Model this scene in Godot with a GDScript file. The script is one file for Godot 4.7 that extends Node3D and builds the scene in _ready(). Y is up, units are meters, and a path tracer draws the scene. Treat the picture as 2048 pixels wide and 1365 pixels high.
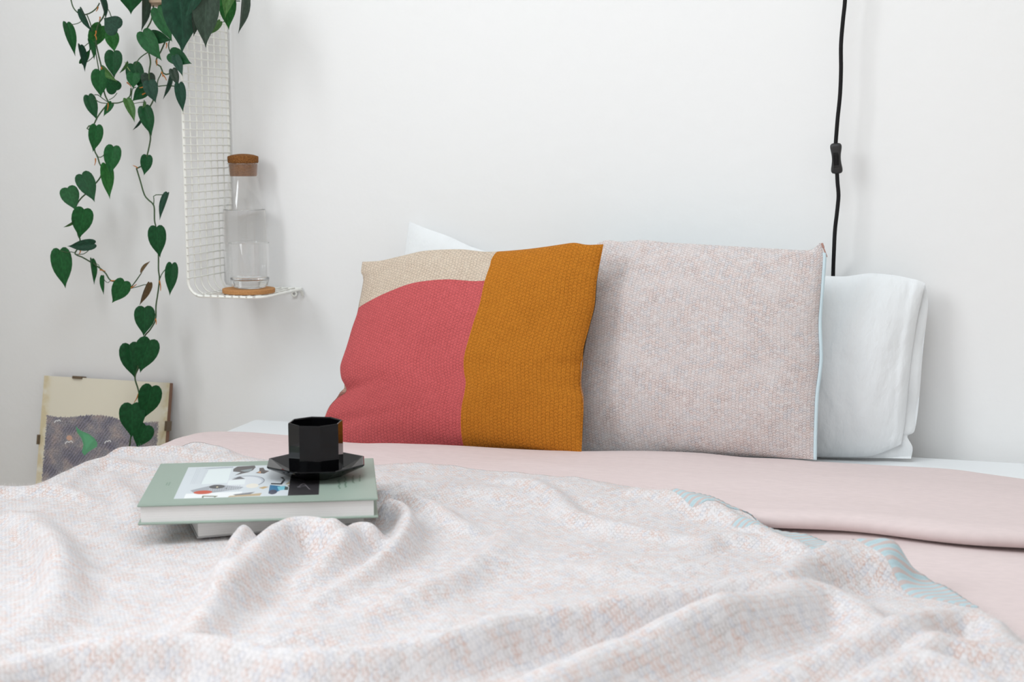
extends Node3D
# A white bedroom: a bed with pink linen, a knitted throw, cushions, books and a cup; a wire wall shelf and a trailing plant.

const FOCAL := 2844.0                      # focal length in pixels of the 2048 x 1365 frame
var cam: Camera3D
var cam_basis := Basis.IDENTITY
const EYE := Vector3(0.0, 0.93, 2.79)
var used := {}
var rng := RandomNumberGenerator.new()
var M := {}
var T := {}

# ------------------------------------------------------------------ placing
func ray(px: float, py: float) -> Vector3:
	return cam_basis * Vector3((px - 1024.0) / FOCAL, -(py - 682.5) / FOCAL, -1.0)

func at_z(px: float, py: float, z: float) -> Vector3:
	var d := ray(px, py)
	return EYE + d * ((z - EYE.z) / d.z)

func at_y(px: float, py: float, y: float) -> Vector3:
	var d := ray(px, py)
	return EYE + d * ((y - EYE.y) / d.y)

func on_plane(px: float, py: float, p0: Vector3, n: Vector3) -> Vector3:
	var d := ray(px, py)
	return EYE + d * ((p0 - EYE).dot(n) / d.dot(n))

# ------------------------------------------------------------------ naming
func numbered(called: String) -> String:
	if not used.has(called):
		used[called] = 0
		return called
	used[called] += 1
	return "%s_%03d" % [called, used[called]]

func tag(o: Node, label: String, category: String, group := "") -> Node:
	o.set_meta("label", label)
	o.set_meta("category", category)
	if group != "":
		o.set_meta("group", group)
	return o

func thing(called: String, label: String, category: String, where := Vector3.ZERO, turn := 0.0, group := "") -> Node3D:
	var o := Node3D.new()
	o.name = numbered(called)
	add_child(o, true)
	o.position = where
	o.rotation.y = turn
	tag(o, label, category, group)
	return o

func put(called: String, mesh: Mesh, mat: Material, parent: Node = null, label := "") -> MeshInstance3D:
	var o := MeshInstance3D.new()
	o.mesh = mesh
	o.material_override = mat
	o.cast_shadow = GeometryInstance3D.SHADOW_CASTING_SETTING_ON
	if parent == null:
		o.name = numbered(called)
		add_child(o, true)
	else:
		var k := "%d/%s" % [parent.get_instance_id(), called]
		used[k] = used.get(k, -1) + 1
		o.name = called if used[k] == 0 else "%s_%03d" % [called, used[k]]
		parent.add_child(o, true)
	if label != "":
		o.set_meta("label", label)
	return o

func struct(called: String, mesh: Mesh, mat: Material, parent: Node = null) -> MeshInstance3D:
	var o := put(called, mesh, mat, parent)
	if parent == null:
		o.set_meta("kind", "structure")
	return o

# ------------------------------------------------------------------ shapes
func tri_out(st: SurfaceTool, a: Vector3, b: Vector3, c: Vector3, inside: Vector3) -> void:
	var n := (c - a).cross(b - a)
	if n.dot((a + b + c) / 3.0 - inside) < 0.0:
		var t := b
		b = c
		c = t
	for p in [a, b, c]:
		st.add_vertex(p)

func quad_out(st: SurfaceTool, a: Vector3, b: Vector3, c: Vector3, d: Vector3, inside: Vector3) -> void:
	tri_out(st, a, b, c, inside)
	tri_out(st, a, c, d, inside)

func flat_tool() -> SurfaceTool:
	var st := SurfaceTool.new()
	st.begin(Mesh.PRIMITIVE_TRIANGLES)
	st.set_smooth_group(-1)
	return st

func done(st: SurfaceTool) -> ArrayMesh:
	st.generate_normals()
	return st.commit()

func add_box(st: SurfaceTool, size: Vector3, at: Vector3, c := 0.0, turn := Basis.IDENTITY) -> void:
	var h := size * 0.5
	c = minf(c, minf(h.x, minf(h.y, h.z)) * 0.9)
	var pt := func(k: int, s: Array) -> Vector3:
		var v := Vector3(s[0] * (h.x - c), s[1] * (h.y - c), s[2] * (h.z - c))
		v[k] = s[k] * h[k]
		return at + turn * v
	for k in 3:
		var i := (k + 1) % 3
		var j := (k + 2) % 3
		for s in [-1, 1]:
			var q := []
			for e in [[-1, -1], [1, -1], [1, 1], [-1, 1]]:
				var sg := [0, 0, 0]
				sg[k] = s
				sg[i] = e[0]
				sg[j] = e[1]
				q.append(pt.call(k, sg))
			quad_out(st, q[0], q[1], q[2], q[3], at)
		if c > 0.0:
			for a in [-1, 1]:
				for b in [-1, 1]:
					var s0 := [0, 0, 0]
					s0[i] = a
					s0[j] = b
					var s1 := s0.duplicate()
					s0[k] = -1
					s1[k] = 1
					quad_out(st, pt.call(i, s0), pt.call(i, s1), pt.call(j, s1), pt.call(j, s0), at)
	if c > 0.0:
		for x in [-1, 1]:
			for y in [-1, 1]:
				for z in [-1, 1]:
					var s := [x, y, z]
					tri_out(st, pt.call(0, s), pt.call(1, s), pt.call(2, s), at)

func box(size: Vector3, at := Vector3.ZERO, c := 0.0) -> ArrayMesh:
	var st := flat_tool()
	add_box(st, size, at, c)
	return done(st)

func grid(P: PackedVector3Array, nu: int, nv: int, uv: PackedVector2Array, both := 0.0) -> ArrayMesh:
	# nu x nv points, row by row; normals agree with the winding
	var N := PackedVector3Array()
	N.resize(P.size())
	var I := PackedInt32Array()
	I.resize((nu - 1) * (nv - 1) * 6)
	var k := 0
	for j in nv - 1:
		for i in nu - 1:
			var a := j * nu + i
			var b := a + 1
			var c := a + nu
			var d := c + 1
			var n1 := (P[c] - P[a]).cross(P[b] - P[a])
			var n2 := (P[c] - P[b]).cross(P[d] - P[b])
			N[a] += n1
			N[b] += n1 + n2
			N[c] += n1 + n2
			N[d] += n2
			I[k] = a
			I[k + 1] = b
			I[k + 2] = c
			I[k + 3] = b
			I[k + 4] = d
			I[k + 5] = c
			k += 6
	for i in N.size():
		N[i] = N[i].normalized()
	var arr := []
	arr.resize(Mesh.ARRAY_MAX)
	arr[Mesh.ARRAY_VERTEX] = P
	arr[Mesh.ARRAY_NORMAL] = N
	arr[Mesh.ARRAY_TEX_UV] = uv
	arr[Mesh.ARRAY_INDEX] = I
	var m := ArrayMesh.new()
	m.add_surface_from_arrays(Mesh.PRIMITIVE_TRIANGLES, arr)
	return m

func lathe(profile: Array, n := 48, at := Vector3.ZERO, sharp := 40.0) -> ArrayMesh:
	# profile: [radius, height] from the inside start round to the end; sharp corners keep their edge
	var st := SurfaceTool.new()
	st.begin(Mesh.PRIMITIVE_TRIANGLES)
	var cnt := profile.size()
	for s in cnt - 1:
		var a := Vector2(profile[s][0], profile[s][1])
		var b := Vector2(profile[s + 1][0], profile[s + 1][1])
		var dir := (b - a).normalized()
		var na := Vector2(dir.y, -dir.x)
		var nb := na
		if s > 0:
			var dp := (a - Vector2(profile[s - 1][0], profile[s - 1][1])).normalized()
			if rad_to_deg(absf(dp.angle_to(dir))) < sharp:
				na = (na + Vector2(dp.y, -dp.x)).normalized()
		if s < cnt - 2:
			var dn := (Vector2(profile[s + 2][0], profile[s + 2][1]) - b).normalized()
			if rad_to_deg(absf(dn.angle_to(dir))) < sharp:
				nb = (nb + Vector2(dn.y, -dn.x)).normalized()
		for i in n:
			var t0 := TAU * i / n
			var t1 := TAU * (i + 1) / n
			var q := [[a, na, t0], [b, nb, t0], [b, nb, t1], [a, na, t1]]
			for f in [[0, 1, 2], [0, 2, 3]]:
				var v := []
				for w in f:
					var e: Array = q[w]
					var p: Vector2 = e[0]
					v.append(at + Vector3(p.x * cos(e[2]), p.y, p.x * sin(e[2])))
				if ((v[2] - v[0]) as Vector3).cross(v[1] - v[0]).length() < 1e-14:
					continue
				var face: Vector3 = (v[2] - v[0]).cross(v[1] - v[0])
				var e0: Array = q[f[0]]
				var nn: Vector2 = e0[1]
				var want := Vector3(nn.x * cos(e0[2]), nn.y, nn.x * sin(e0[2]))
				var order := [0, 1, 2] if face.dot(want) > 0.0 else [0, 2, 1]
				for o in order:
					var e2: Array = q[f[o]]
					var m2: Vector2 = e2[1]
					st.set_normal(Vector3(m2.x * cos(e2[2]), m2.y, m2.x * sin(e2[2])))
					st.set_uv(Vector2(float(e2[2]) / TAU, (e2[0] as Vector2).y))
					st.add_vertex(v[o])
	return st.commit()

func smooth_line(pts: Array, step: float) -> PackedVector3Array:
	var c := Curve3D.new()
	c.bake_interval = step
	var n := pts.size()
	for i in n:
		var a: Vector3 = pts[maxi(i - 1, 0)]
		var b: Vector3 = pts[mini(i + 1, n - 1)]
		var t: Vector3 = (b - a) / 6.0
		c.add_point(pts[i], -t, t)
	return c.get_baked_points()

func tube(line: PackedVector3Array, r: float, n := 8, r_end := -1.0) -> ArrayMesh:
	var cnt := line.size()
	var P := PackedVector3Array()
	var U := PackedVector2Array()
	var tan0 := (line[1] - line[0]).normalized()
	var side := tan0.cross(Vector3.UP if absf(tan0.y) < 0.9 else Vector3.RIGHT).normalized()
	for i in cnt:
		var t := (line[mini(i + 1, cnt - 1)] - line[maxi(i - 1, 0)]).normalized()
		side = (side - t * side.dot(t)).normalized()
		var up := t.cross(side)
		var rr := r if r_end < 0.0 else lerpf(r, r_end, float(i) / (cnt - 1))
		if i == 0:
			for k in n + 1:
				P.append(line[0])
				U.append(Vector2.ZERO)
		for k in n + 1:
			var a := TAU * k / n
			P.append(line[i] + (side * cos(a) + up * sin(a)) * rr)
			U.append(Vector2(float(k) / n, float(i) / cnt))
	for k in n + 1:
		P.append(line[cnt - 1])
		U.append(Vector2.ZERO)
	return grid(P, n + 1, cnt + 2, U)

func px_line(pts: Array, z: float, step := 0.006) -> PackedVector3Array:
	var w := []
	for p in pts:
		w.append(at_z(p[0], p[1], z if p.size() < 3 else p[2]))
	return smooth_line(w, step)

# a boundary in the plane of a cushion, evened out by length
func even(pts: Array, n: int) -> PackedVector3Array:
	var c := Curve3D.new()
	c.bake_interval = 0.004
	var m := pts.size()
	for i in m:
		var t: Vector3 = (pts[mini(i + 1, m - 1)] - pts[maxi(i - 1, 0)]) / 7.0
		c.add_point(pts[i], -t, t)
	var out := PackedVector3Array()
	var l := c.get_baked_length()
	for i in n + 1:
		out.append(c.sample_baked(l * i / n, true))
	return out

func pick(a: PackedVector3Array, t: float) -> Vector3:
	var f := clampf(t, 0.0, 1.0) * (a.size() - 1)
	var i := mini(int(f), a.size() - 2)
	return a[i].lerp(a[i + 1], f - i)

func coons(e: Dictionary, u: float, v: float) -> Vector3:
	# e.b and e.t run left to right, e.l and e.r run bottom to top
	var lc := pick(e.b, u).lerp(pick(e.t, u), v)
	var lr := pick(e.l, v).lerp(pick(e.r, v), u)
	var q: Vector3 = e.b[0].lerp(e.b[-1], u).lerp(e.t[0].lerp(e.t[-1], u), v)
	return lc + lr - q

func puff(w: float, p: float, q: float) -> float:
	return pow(maxf(0.0, 1.0 - pow(absf(2.0 * w - 1.0), p)), q)

# one panel of a cushion's cover: u from u0 to u1, v between the lines v0(u) and v1(u)
func panel(e: Dictionary, u0: float, u1: float, v0: Callable, v1: Callable, nu: int, nv: int, side: float) -> ArrayMesh:
	var P := PackedVector3Array()
	var U := PackedVector2Array()
	for j in nv + 1:
		for i in nu + 1:
			var u := lerpf(u0, u1, float(i) / nu)
			var a: float = v0.call(u)
			var b: float = v1.call(u)
			var v := lerpf(a, b, float(j) / nv)
			var f: float = puff(u, e.p, e.q) * puff(v, e.p, e.q)
			var wr: float = 0.0
			if e.has("wrinkle"):
				wr = e.wrinkle.call(u, v)
			P.append(coons(e, u, v) + e.n * (side * (e.thick * f + wr) + 0.0004 * side))
			U.append(Vector2(u * e.w, v * e.h))
	if side < 0.0:
		# turn the winding round for the back
		var Q := PackedVector3Array()
		var V := PackedVector2Array()
		for j in nv + 1:
			for i in nu + 1:
				Q.append(P[j * (nu + 1) + nu - i])
				V.append(U[j * (nu + 1) + nu - i])
		P = Q
		U = V
	return grid(P, nu + 1, nv + 1, U)

func edges_on(p0: Vector3, n: Vector3, b: Array, r: Array, t: Array, l: Array) -> Dictionary:
	var f := func(a: Array) -> PackedVector3Array:
		var w := []
		for q in a:
			w.append(on_plane(q[0], q[1], p0, n))
		return even(w, 120)
	return {"b": f.call(b), "r": f.call(r), "t": f.call(t), "l": f.call(l), "n": n, "p": 2.4, "q": 0.62}

# ------------------------------------------------------------------ materials
func mat(c: Color, rough := 0.8, spec := 0.5) -> StandardMaterial3D:
	var m := StandardMaterial3D.new()
	m.albedo_color = c
	m.roughness = rough
	m.metallic_specular = spec
	return m

func rgb8(r: float, g: float, b: float) -> Color:
	return Color(r / 255.0, g / 255.0, b / 255.0)

func noise(f: float, s: int, oct := 3) -> FastNoiseLite:
	var n := FastNoiseLite.new()
	n.noise_type = FastNoiseLite.TYPE_SIMPLEX_SMOOTH
	n.frequency = f
	n.seed = s
	n.fractal_octaves = oct
	return n

func noise_tex(f: float, s: int, c0: Color, c1: Color, size := 512, oct := 4) -> NoiseTexture2D:
	var t := NoiseTexture2D.new()
	t.width = size
	t.height = size
	t.seamless = true
	t.noise = noise(f, s, oct)
	var g := Gradient.new()
	g.set_color(0, c0)
	g.set_color(1, c1)
	t.color_ramp = g
	return t

func tex(img: Image) -> ImageTexture:
	return ImageTexture.create_from_image(img)

# a knitted cloth: fuzzy ground yarn, with yarns of other colours showing in the gaps between the V-shaped stitches.
# Returns [colour, height]
func knit_images(n: int, cols: int, rows: int, ground: Color, yarns: Array, share: float, show: float, fleck: float, dark: float, column: float, sd: int) -> Array:
	rng.seed = sd
	var fuzz := noise(0.22, sd + 5, 2)
	var cloud := noise(0.008, sd + 9, 2)
	var hue := PackedColorArray()
	for k in rows * cols:
		hue.append(yarns[rng.randi() % yarns.size()] if rng.randf() < share else ground)
	var data := PackedByteArray()
	data.resize(n * n * 3)
	var hd := PackedByteArray()
	hd.resize(n * n)
	for y in n:
		var fy := float(y) / n * rows
		for x in n:
			var f1 := fuzz.get_noise_2d(x, y)
			var f2 := fuzz.get_noise_2d(y + 900, x)
			var fx := fposmod(float(x) / n * cols + f2 * 0.30, cols)
			var ci := int(fx)
			var lx := fx - ci - 0.5
			var yy := fy + absf(lx) * 0.9 + f1 * 0.30 + (0.5 if ci % 2 == 1 else 0.0)
			var rj := int(floor(yy))
			var ly := yy - rj - 0.5
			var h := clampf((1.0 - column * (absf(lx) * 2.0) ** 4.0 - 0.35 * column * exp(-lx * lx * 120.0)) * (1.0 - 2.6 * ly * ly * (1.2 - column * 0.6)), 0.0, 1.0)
			var edge := clampf(minf(minf(x, n - x), minf(y, n - y)) / 40.0, 0.0, 1.0)
			var cl := clampf(1.0 + 0.7 * cloud.get_noise_2d(x, y) * edge, 0.2, 2.0)
			var g := clampf(show * cl * (1.0 - h) + fleck * f1 * 1.6, 0.0, 1.0)
			var c := ground.lerp(hue[posmod(rj, rows) * cols + ci], g)
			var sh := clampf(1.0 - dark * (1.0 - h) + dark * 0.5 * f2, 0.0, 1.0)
			var o := (y * n + x) * 3
			data[o] = clampi(int(c.r * sh * 255.0), 0, 255)
			data[o + 1] = clampi(int(c.g * sh * 255.0), 0, 255)
			data[o + 2] = clampi(int(c.b * sh * 255.0), 0, 255)
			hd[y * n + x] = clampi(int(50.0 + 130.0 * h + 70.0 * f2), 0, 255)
	return [Image.create_from_data(n, n, false, Image.FORMAT_RGB8, data), Image.create_from_data(n, n, false, Image.FORMAT_L8, hd)]

func cloth(c: Color, t: Texture2D, h: Texture2D, scale: Vector3, depth_cm: float, rim := 0.5) -> StandardMaterial3D:
	var m := mat(c, 0.95, 0.2)
	if t:
		m.albedo_texture = t
	if h:
		m.heightmap_enabled = true
		m.heightmap_texture = h
		m.heightmap_scale = depth_cm
	m.uv1_scale = scale
	m.rim_enabled = rim > 0.0
	m.rim = rim
	m.rim_tint = 0.6
	return m

func make_materials() -> void:
	# walls: a roller-painted plaster
	var w := mat(rgb8(247, 246, 245), 0.85, 0.3)
	var nt := NoiseTexture2D.new()
	nt.width = 512
	nt.height = 512
	nt.seamless = true
	nt.noise = noise(0.03, 4, 4)
	w.heightmap_enabled = true
	w.heightmap_texture = nt
	w.heightmap_scale = 0.05
	w.uv1_triplanar = true
	w.uv1_world_triplanar = true
	w.uv1_scale = Vector3(1.6, 1.6, 1.6)
	M.wall = w
	M.ceiling = mat(rgb8(249, 249, 247), 0.9, 0.3)
	var fl := mat(Color.WHITE, 0.5)
	fl.albedo_texture = noise_tex(0.02, 9, rgb8(202, 184, 160), rgb8(226, 210, 188))
	fl.uv1_triplanar = true
	fl.uv1_scale = Vector3(0.6, 0.6, 4.0)
	M.floor = fl
	M.white_paint = mat(rgb8(240, 240, 238), 0.45)
	M.wire = mat(rgb8(244, 243, 236), 0.35)
	M.wood = mat(rgb8(190, 160, 125), 0.6)
	# linens
	T.weave = noise_tex(0.35, 21, Color(0.35, 0.35, 0.35), Color(0.75, 0.75, 0.75), 512, 2)
	T.crease = noise_tex(0.018, 22, Color(0.2, 0.2, 0.2), Color(0.8, 0.8, 0.8), 512, 5)
	M.sheet = cloth(rgb8(242, 244, 245), null, T.crease, Vector3(3, 3, 3), 0.18, 0.2)
	M.pillow = cloth(rgb8(240, 242, 243), null, T.crease, Vector3(3.2, 2.0, 1), 0.34, 0.2)
	M.duvet = cloth(rgb8(228, 211, 209), noise_tex(0.05, 23, rgb8(246, 246, 246), Color.WHITE), T.crease, Vector3(1.4, 5.0, 1), 0.10, 0.3)
	# yarns
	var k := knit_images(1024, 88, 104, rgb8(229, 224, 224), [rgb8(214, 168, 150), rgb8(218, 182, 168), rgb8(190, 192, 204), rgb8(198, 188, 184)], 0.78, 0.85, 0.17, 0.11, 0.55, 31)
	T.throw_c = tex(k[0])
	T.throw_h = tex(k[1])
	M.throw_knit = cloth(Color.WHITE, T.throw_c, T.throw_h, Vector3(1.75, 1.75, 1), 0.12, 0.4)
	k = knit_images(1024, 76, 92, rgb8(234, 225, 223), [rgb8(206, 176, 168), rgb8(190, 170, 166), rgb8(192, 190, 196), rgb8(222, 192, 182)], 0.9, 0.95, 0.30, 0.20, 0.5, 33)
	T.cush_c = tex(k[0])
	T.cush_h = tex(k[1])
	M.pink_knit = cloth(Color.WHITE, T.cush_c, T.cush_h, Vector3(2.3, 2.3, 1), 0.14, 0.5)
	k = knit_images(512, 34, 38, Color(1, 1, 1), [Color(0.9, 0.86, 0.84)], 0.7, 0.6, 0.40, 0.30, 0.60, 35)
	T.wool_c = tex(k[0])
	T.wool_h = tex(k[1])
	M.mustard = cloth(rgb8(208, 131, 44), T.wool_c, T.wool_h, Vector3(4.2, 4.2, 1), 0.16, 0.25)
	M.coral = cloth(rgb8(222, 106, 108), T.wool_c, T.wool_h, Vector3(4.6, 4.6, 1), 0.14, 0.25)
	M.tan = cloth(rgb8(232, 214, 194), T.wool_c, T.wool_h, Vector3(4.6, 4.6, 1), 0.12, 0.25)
	M.fuzz_mustard = mat(rgb8(216, 146, 66), 0.9, 0.2)
	M.fuzz_coral = mat(rgb8(224, 116, 116), 0.9, 0.2)
	M.fuzz_tan = mat(rgb8(230, 212, 192), 0.9, 0.2)
	M.fuzz_pink = mat(rgb8(232, 222, 220), 0.9, 0.2)
	M.fuzz_throw = mat(rgb8(240, 236, 234), 0.9, 0.2)
	M.blue_seam = cloth(rgb8(208, 226, 232), null, null, Vector3.ONE, 0.0, 0.4)
	M.hem = cloth(Color.WHITE, hem_texture(), null, Vector3(1, 1, 1), 0.0, 0.4)
	# glass, cork, plant
	var g := StandardMaterial3D.new()
	g.albedo_color = Color(0.995, 1, 0.998, 0.0)
	g.roughness = 0.0
	g.refraction_enabled = true
	g.refraction_scale = 0.047
	M.glass = g
	var wa := g.duplicate()
	wa.albedo_color = Color(1, 1, 1, 0.0)
	wa.refraction_scale = 0.033
	M.water = wa
	var pane := StandardMaterial3D.new()
	pane.transparency = BaseMaterial3D.TRANSPARENCY_ALPHA
	pane.albedo_color = Color(1, 1, 1, 0.01)
	pane.roughness = 0.0
	M.pane = pane
	var ck := mat(Color.WHITE, 0.85, 0.3)
	ck.albedo_texture = noise_tex(0.16, 41, rgb8(66, 36, 14), rgb8(200, 138, 78), 256, 3)
	ck.uv1_triplanar = true
	ck.uv1_scale = Vector3(9, 9, 9)
	M.cork = ck
	var cb := mat(Color.WHITE, 0.85, 0.3)
	cb.albedo_texture = noise_tex(0.12, 42, rgb8(176, 122, 74), rgb8(206, 156, 106), 256, 3)
	cb.uv1_triplanar = true
	cb.uv1_scale = Vector3(9, 9, 9)
	M.cork_board = cb
	var lt := tex(leaf_image())
	var tones := [[26, 88, 48], [36, 104, 54], [54, 126, 60], [38, 80, 62], [66, 84, 72], [92, 138, 78], [128, 104, 74]]
	M.leaf = []
	for c in tones:
		var lm := mat(rgb8(c[0], c[1], c[2]), 0.45, 0.32)
		lm.albedo_texture = lt
		lm.backlight_enabled = true
		lm.backlight = Color(0.16, 0.2, 0.1)
		M.leaf.append(lm)
	M.stem = mat(rgb8(62, 88, 52), 0.55)
	M.stem_pale = mat(rgb8(150, 166, 100), 0.55)
	M.sheath = mat(rgb8(196, 120, 48), 0.7)
	M.pot = mat(rgb8(188, 164, 140), 0.7)
	# cup, books, picture, cord
	var blk := mat(rgb8(10, 10, 12), 0.05, 0.36)
	M.black_glass = blk
	M.cover = mat(rgb8(152, 167, 155), 0.55)
	M.blue_cover = mat(rgb8(40, 66, 110), 0.5)
	M.grey_cover = mat(rgb8(186, 184, 184), 0.7)
	M.paper = mat(Color.WHITE, 0.8)
	M.paper.albedo_texture = pages_texture()
	M.cord = mat(rgb8(30, 29, 30), 0.7, 0.3)
	M.plastic = mat(rgb8(34, 33, 34), 0.45)
	M.metal = mat(rgb8(120, 104, 84), 0.4)
	M.metal.metallic = 0.8
	M.backing = mat(rgb8(140, 104, 84), 0.8)
	M.zip = mat(rgb8(190, 150, 140), 0.35)
	M.zip.metallic = 0.6

func hem_texture() -> ImageTexture:
	# a rib: blue yarn with rows of flecked yarn between (v runs along the hem)
	var n := 256
	var fz := noise(0.3, 77, 2)
	var img := Image.create(n, n, false, Image.FORMAT_RGB8)
	for y in n:
		for x in n:
			var row := absf(sin(PI * y / 32.0))
			var f := fz.get_noise_2d(x, y)
			var c := rgb8(198, 220, 226)
			if row > 0.80:
				c = rgb8(222, 182, 168).lerp(rgb8(200, 210, 216), clampf(0.5 + f * 1.6, 0.0, 1.0))
			c = c.darkened(clampf(0.05 + 0.12 * f + 0.05 * (1.0 - row), 0.0, 1.0))
			img.set_pixel(x, y, c)
	return tex(img)

func leaf_image() -> Image:
	var n := 128
	var fz := noise(0.05, 51, 3)
	var img := Image.create(n, n, false, Image.FORMAT_RGB8)
	for y in n:
		for x in n:
			var u := (x + 0.5) / n * 2.0 - 1.0
			var v := (y + 0.5) / n
			var k := 0.84 + 0.14 * fz.get_noise_2d(x, y)
			var vein := absf(fposmod(v * 5.0 - absf(u) * 1.6, 1.0) - 0.5)
			k += 0.05 * smoothstep(0.42, 0.5, vein)
			k += 0.16 * exp(-u * u * 900.0) * (1.0 - v * 0.6)
			k = clampf(k, 0.0, 1.0)
			img.set_pixel(x, y, Color(k, k, k * 0.97))
	return img

func pages_texture() -> ImageTexture:
	var n := 256
	rng.seed = 5
	var img := Image.create(8, n, false, Image.FORMAT_RGB8)
	for y in n:
		var k := 0.90 + 0.06 * rng.randf() - (0.12 if rng.randf() < 0.1 else 0.0)
		img.fill_rect(Rect2i(0, y, 8, 1), Color(k, k * 0.99, k * 0.98))
	return tex(img)

func fill_poly(img: Image, pts: Array, c: Color) -> void:
	var poly := PackedVector2Array()
	var r := Rect2(Vector2(pts[0][0], pts[0][1]), Vector2.ZERO)
	for p in pts:
		poly.append(Vector2(p[0], p[1]))
		r = r.expand(Vector2(p[0], p[1]))
	for y in range(maxi(0, int(r.position.y)), mini(img.get_height(), int(r.end.y) + 1)):
		for x in range(maxi(0, int(r.position.x)), mini(img.get_width(), int(r.end.x) + 1)):
			if Geometry2D.is_point_in_polygon(Vector2(x + 0.5, y + 0.5), poly):
				img.set_pixel(x, y, c)

func fill_ellipse(img: Image, cx: float, cy: float, rx: float, ry: float, c: Color, ring := 0.0) -> void:
	for y in range(maxi(0, int(cy - ry)), mini(img.get_height(), int(cy + ry) + 1)):
		for x in range(maxi(0, int(cx - rx)), mini(img.get_width(), int(cx + rx) + 1)):
			var d := Vector2((x + 0.5 - cx) / rx, (y + 0.5 - cy) / ry).length()
			if d < 1.0 and d > ring:
				img.set_pixel(x, y, c)

# ------------------------------------------------------------------ scene
func _ready() -> void:
	# camera
	cam = Camera3D.new()
	cam.name = "camera"
	add_child(cam)
	cam.position = EYE
	cam.rotation_degrees = Vector3(-7.7, 16.0, 0.0)
	cam.near = 0.05
	cam.far = 60.0
	var lens := CameraAttributesPhysical.new()
	lens.frustum_focal_length = 35.0 / (2.0 * 682.5 / FOCAL)
	lens.frustum_focus_distance = 2.5
	lens.exposure_aperture = 9.0
	lens.frustum_near = 0.05
	lens.frustum_far = 60.0
	cam.attributes = lens
	cam.fov = rad_to_deg(2.0 * atan(682.5 / FOCAL))
	cam.current = true
	cam_basis = cam.transform.basis
	# sky and exposure
	var env := Environment.new()
	env.background_mode = Environment.BG_SKY
	var sky := Sky.new()
	var sm := ProceduralSkyMaterial.new()
	sm.sky_top_color = rgb8(205, 218, 235)
	sm.sky_horizon_color = rgb8(236, 238, 240)
	sm.ground_bottom_color = rgb8(120, 118, 112)
	sm.ground_horizon_color = rgb8(200, 200, 198)
	sm.sky_energy_multiplier = 0.35
	sky.sky_material = sm
	env.sky = sky
	env.tonemap_mode = Environment.TONE_MAPPER_LINEAR
	env.tonemap_exposure = 0.88
	env.sdfgi_enabled = true
	env.ssao_enabled = true
	env.ssil_enabled = true
	var we := WorldEnvironment.new()
	we.name = "world"
	we.environment = env
	add_child(we)
	# daylight through the tall window on the left
	var win := AreaLight3D.new()
	win.name = "window_daylight"
	win.area_size = Vector2(1.4, 1.4)
	win.light_energy = 5.9
	win.light_color = Color(0.965, 0.985, 1.0)
	win.area_range = 12.0
	win.shadow_enabled = true
	add_child(win)
	win.position = Vector3(-2.12, 2.1, 2.3)
	win.rotation_degrees = Vector3(0, -90, 0)
	# and a weaker, bluer one in a skylight over the bed
	var win2 := AreaLight3D.new()
	win2.name = "skylight_daylight"
	win2.area_size = Vector2(1.3, 1.3)
	win2.light_energy = 3.2
	win2.light_color = Color(0.92, 0.965, 1.0)
	win2.area_range = 12.0
	win2.shadow_enabled = true
	add_child(win2)
	win2.position = Vector3(-0.5, 2.98, 2.0)
	win2.rotation_degrees = Vector3(-90, 0, 0)

	make_materials()
	build_room()
	build_bed()
	build_pillows()
	build_duvet()
	build_throw()
	build_books()
	build_cup()
	build_shelf()
	build_carafe()
	build_picture()
	build_cord()
	build_plant()

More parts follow.
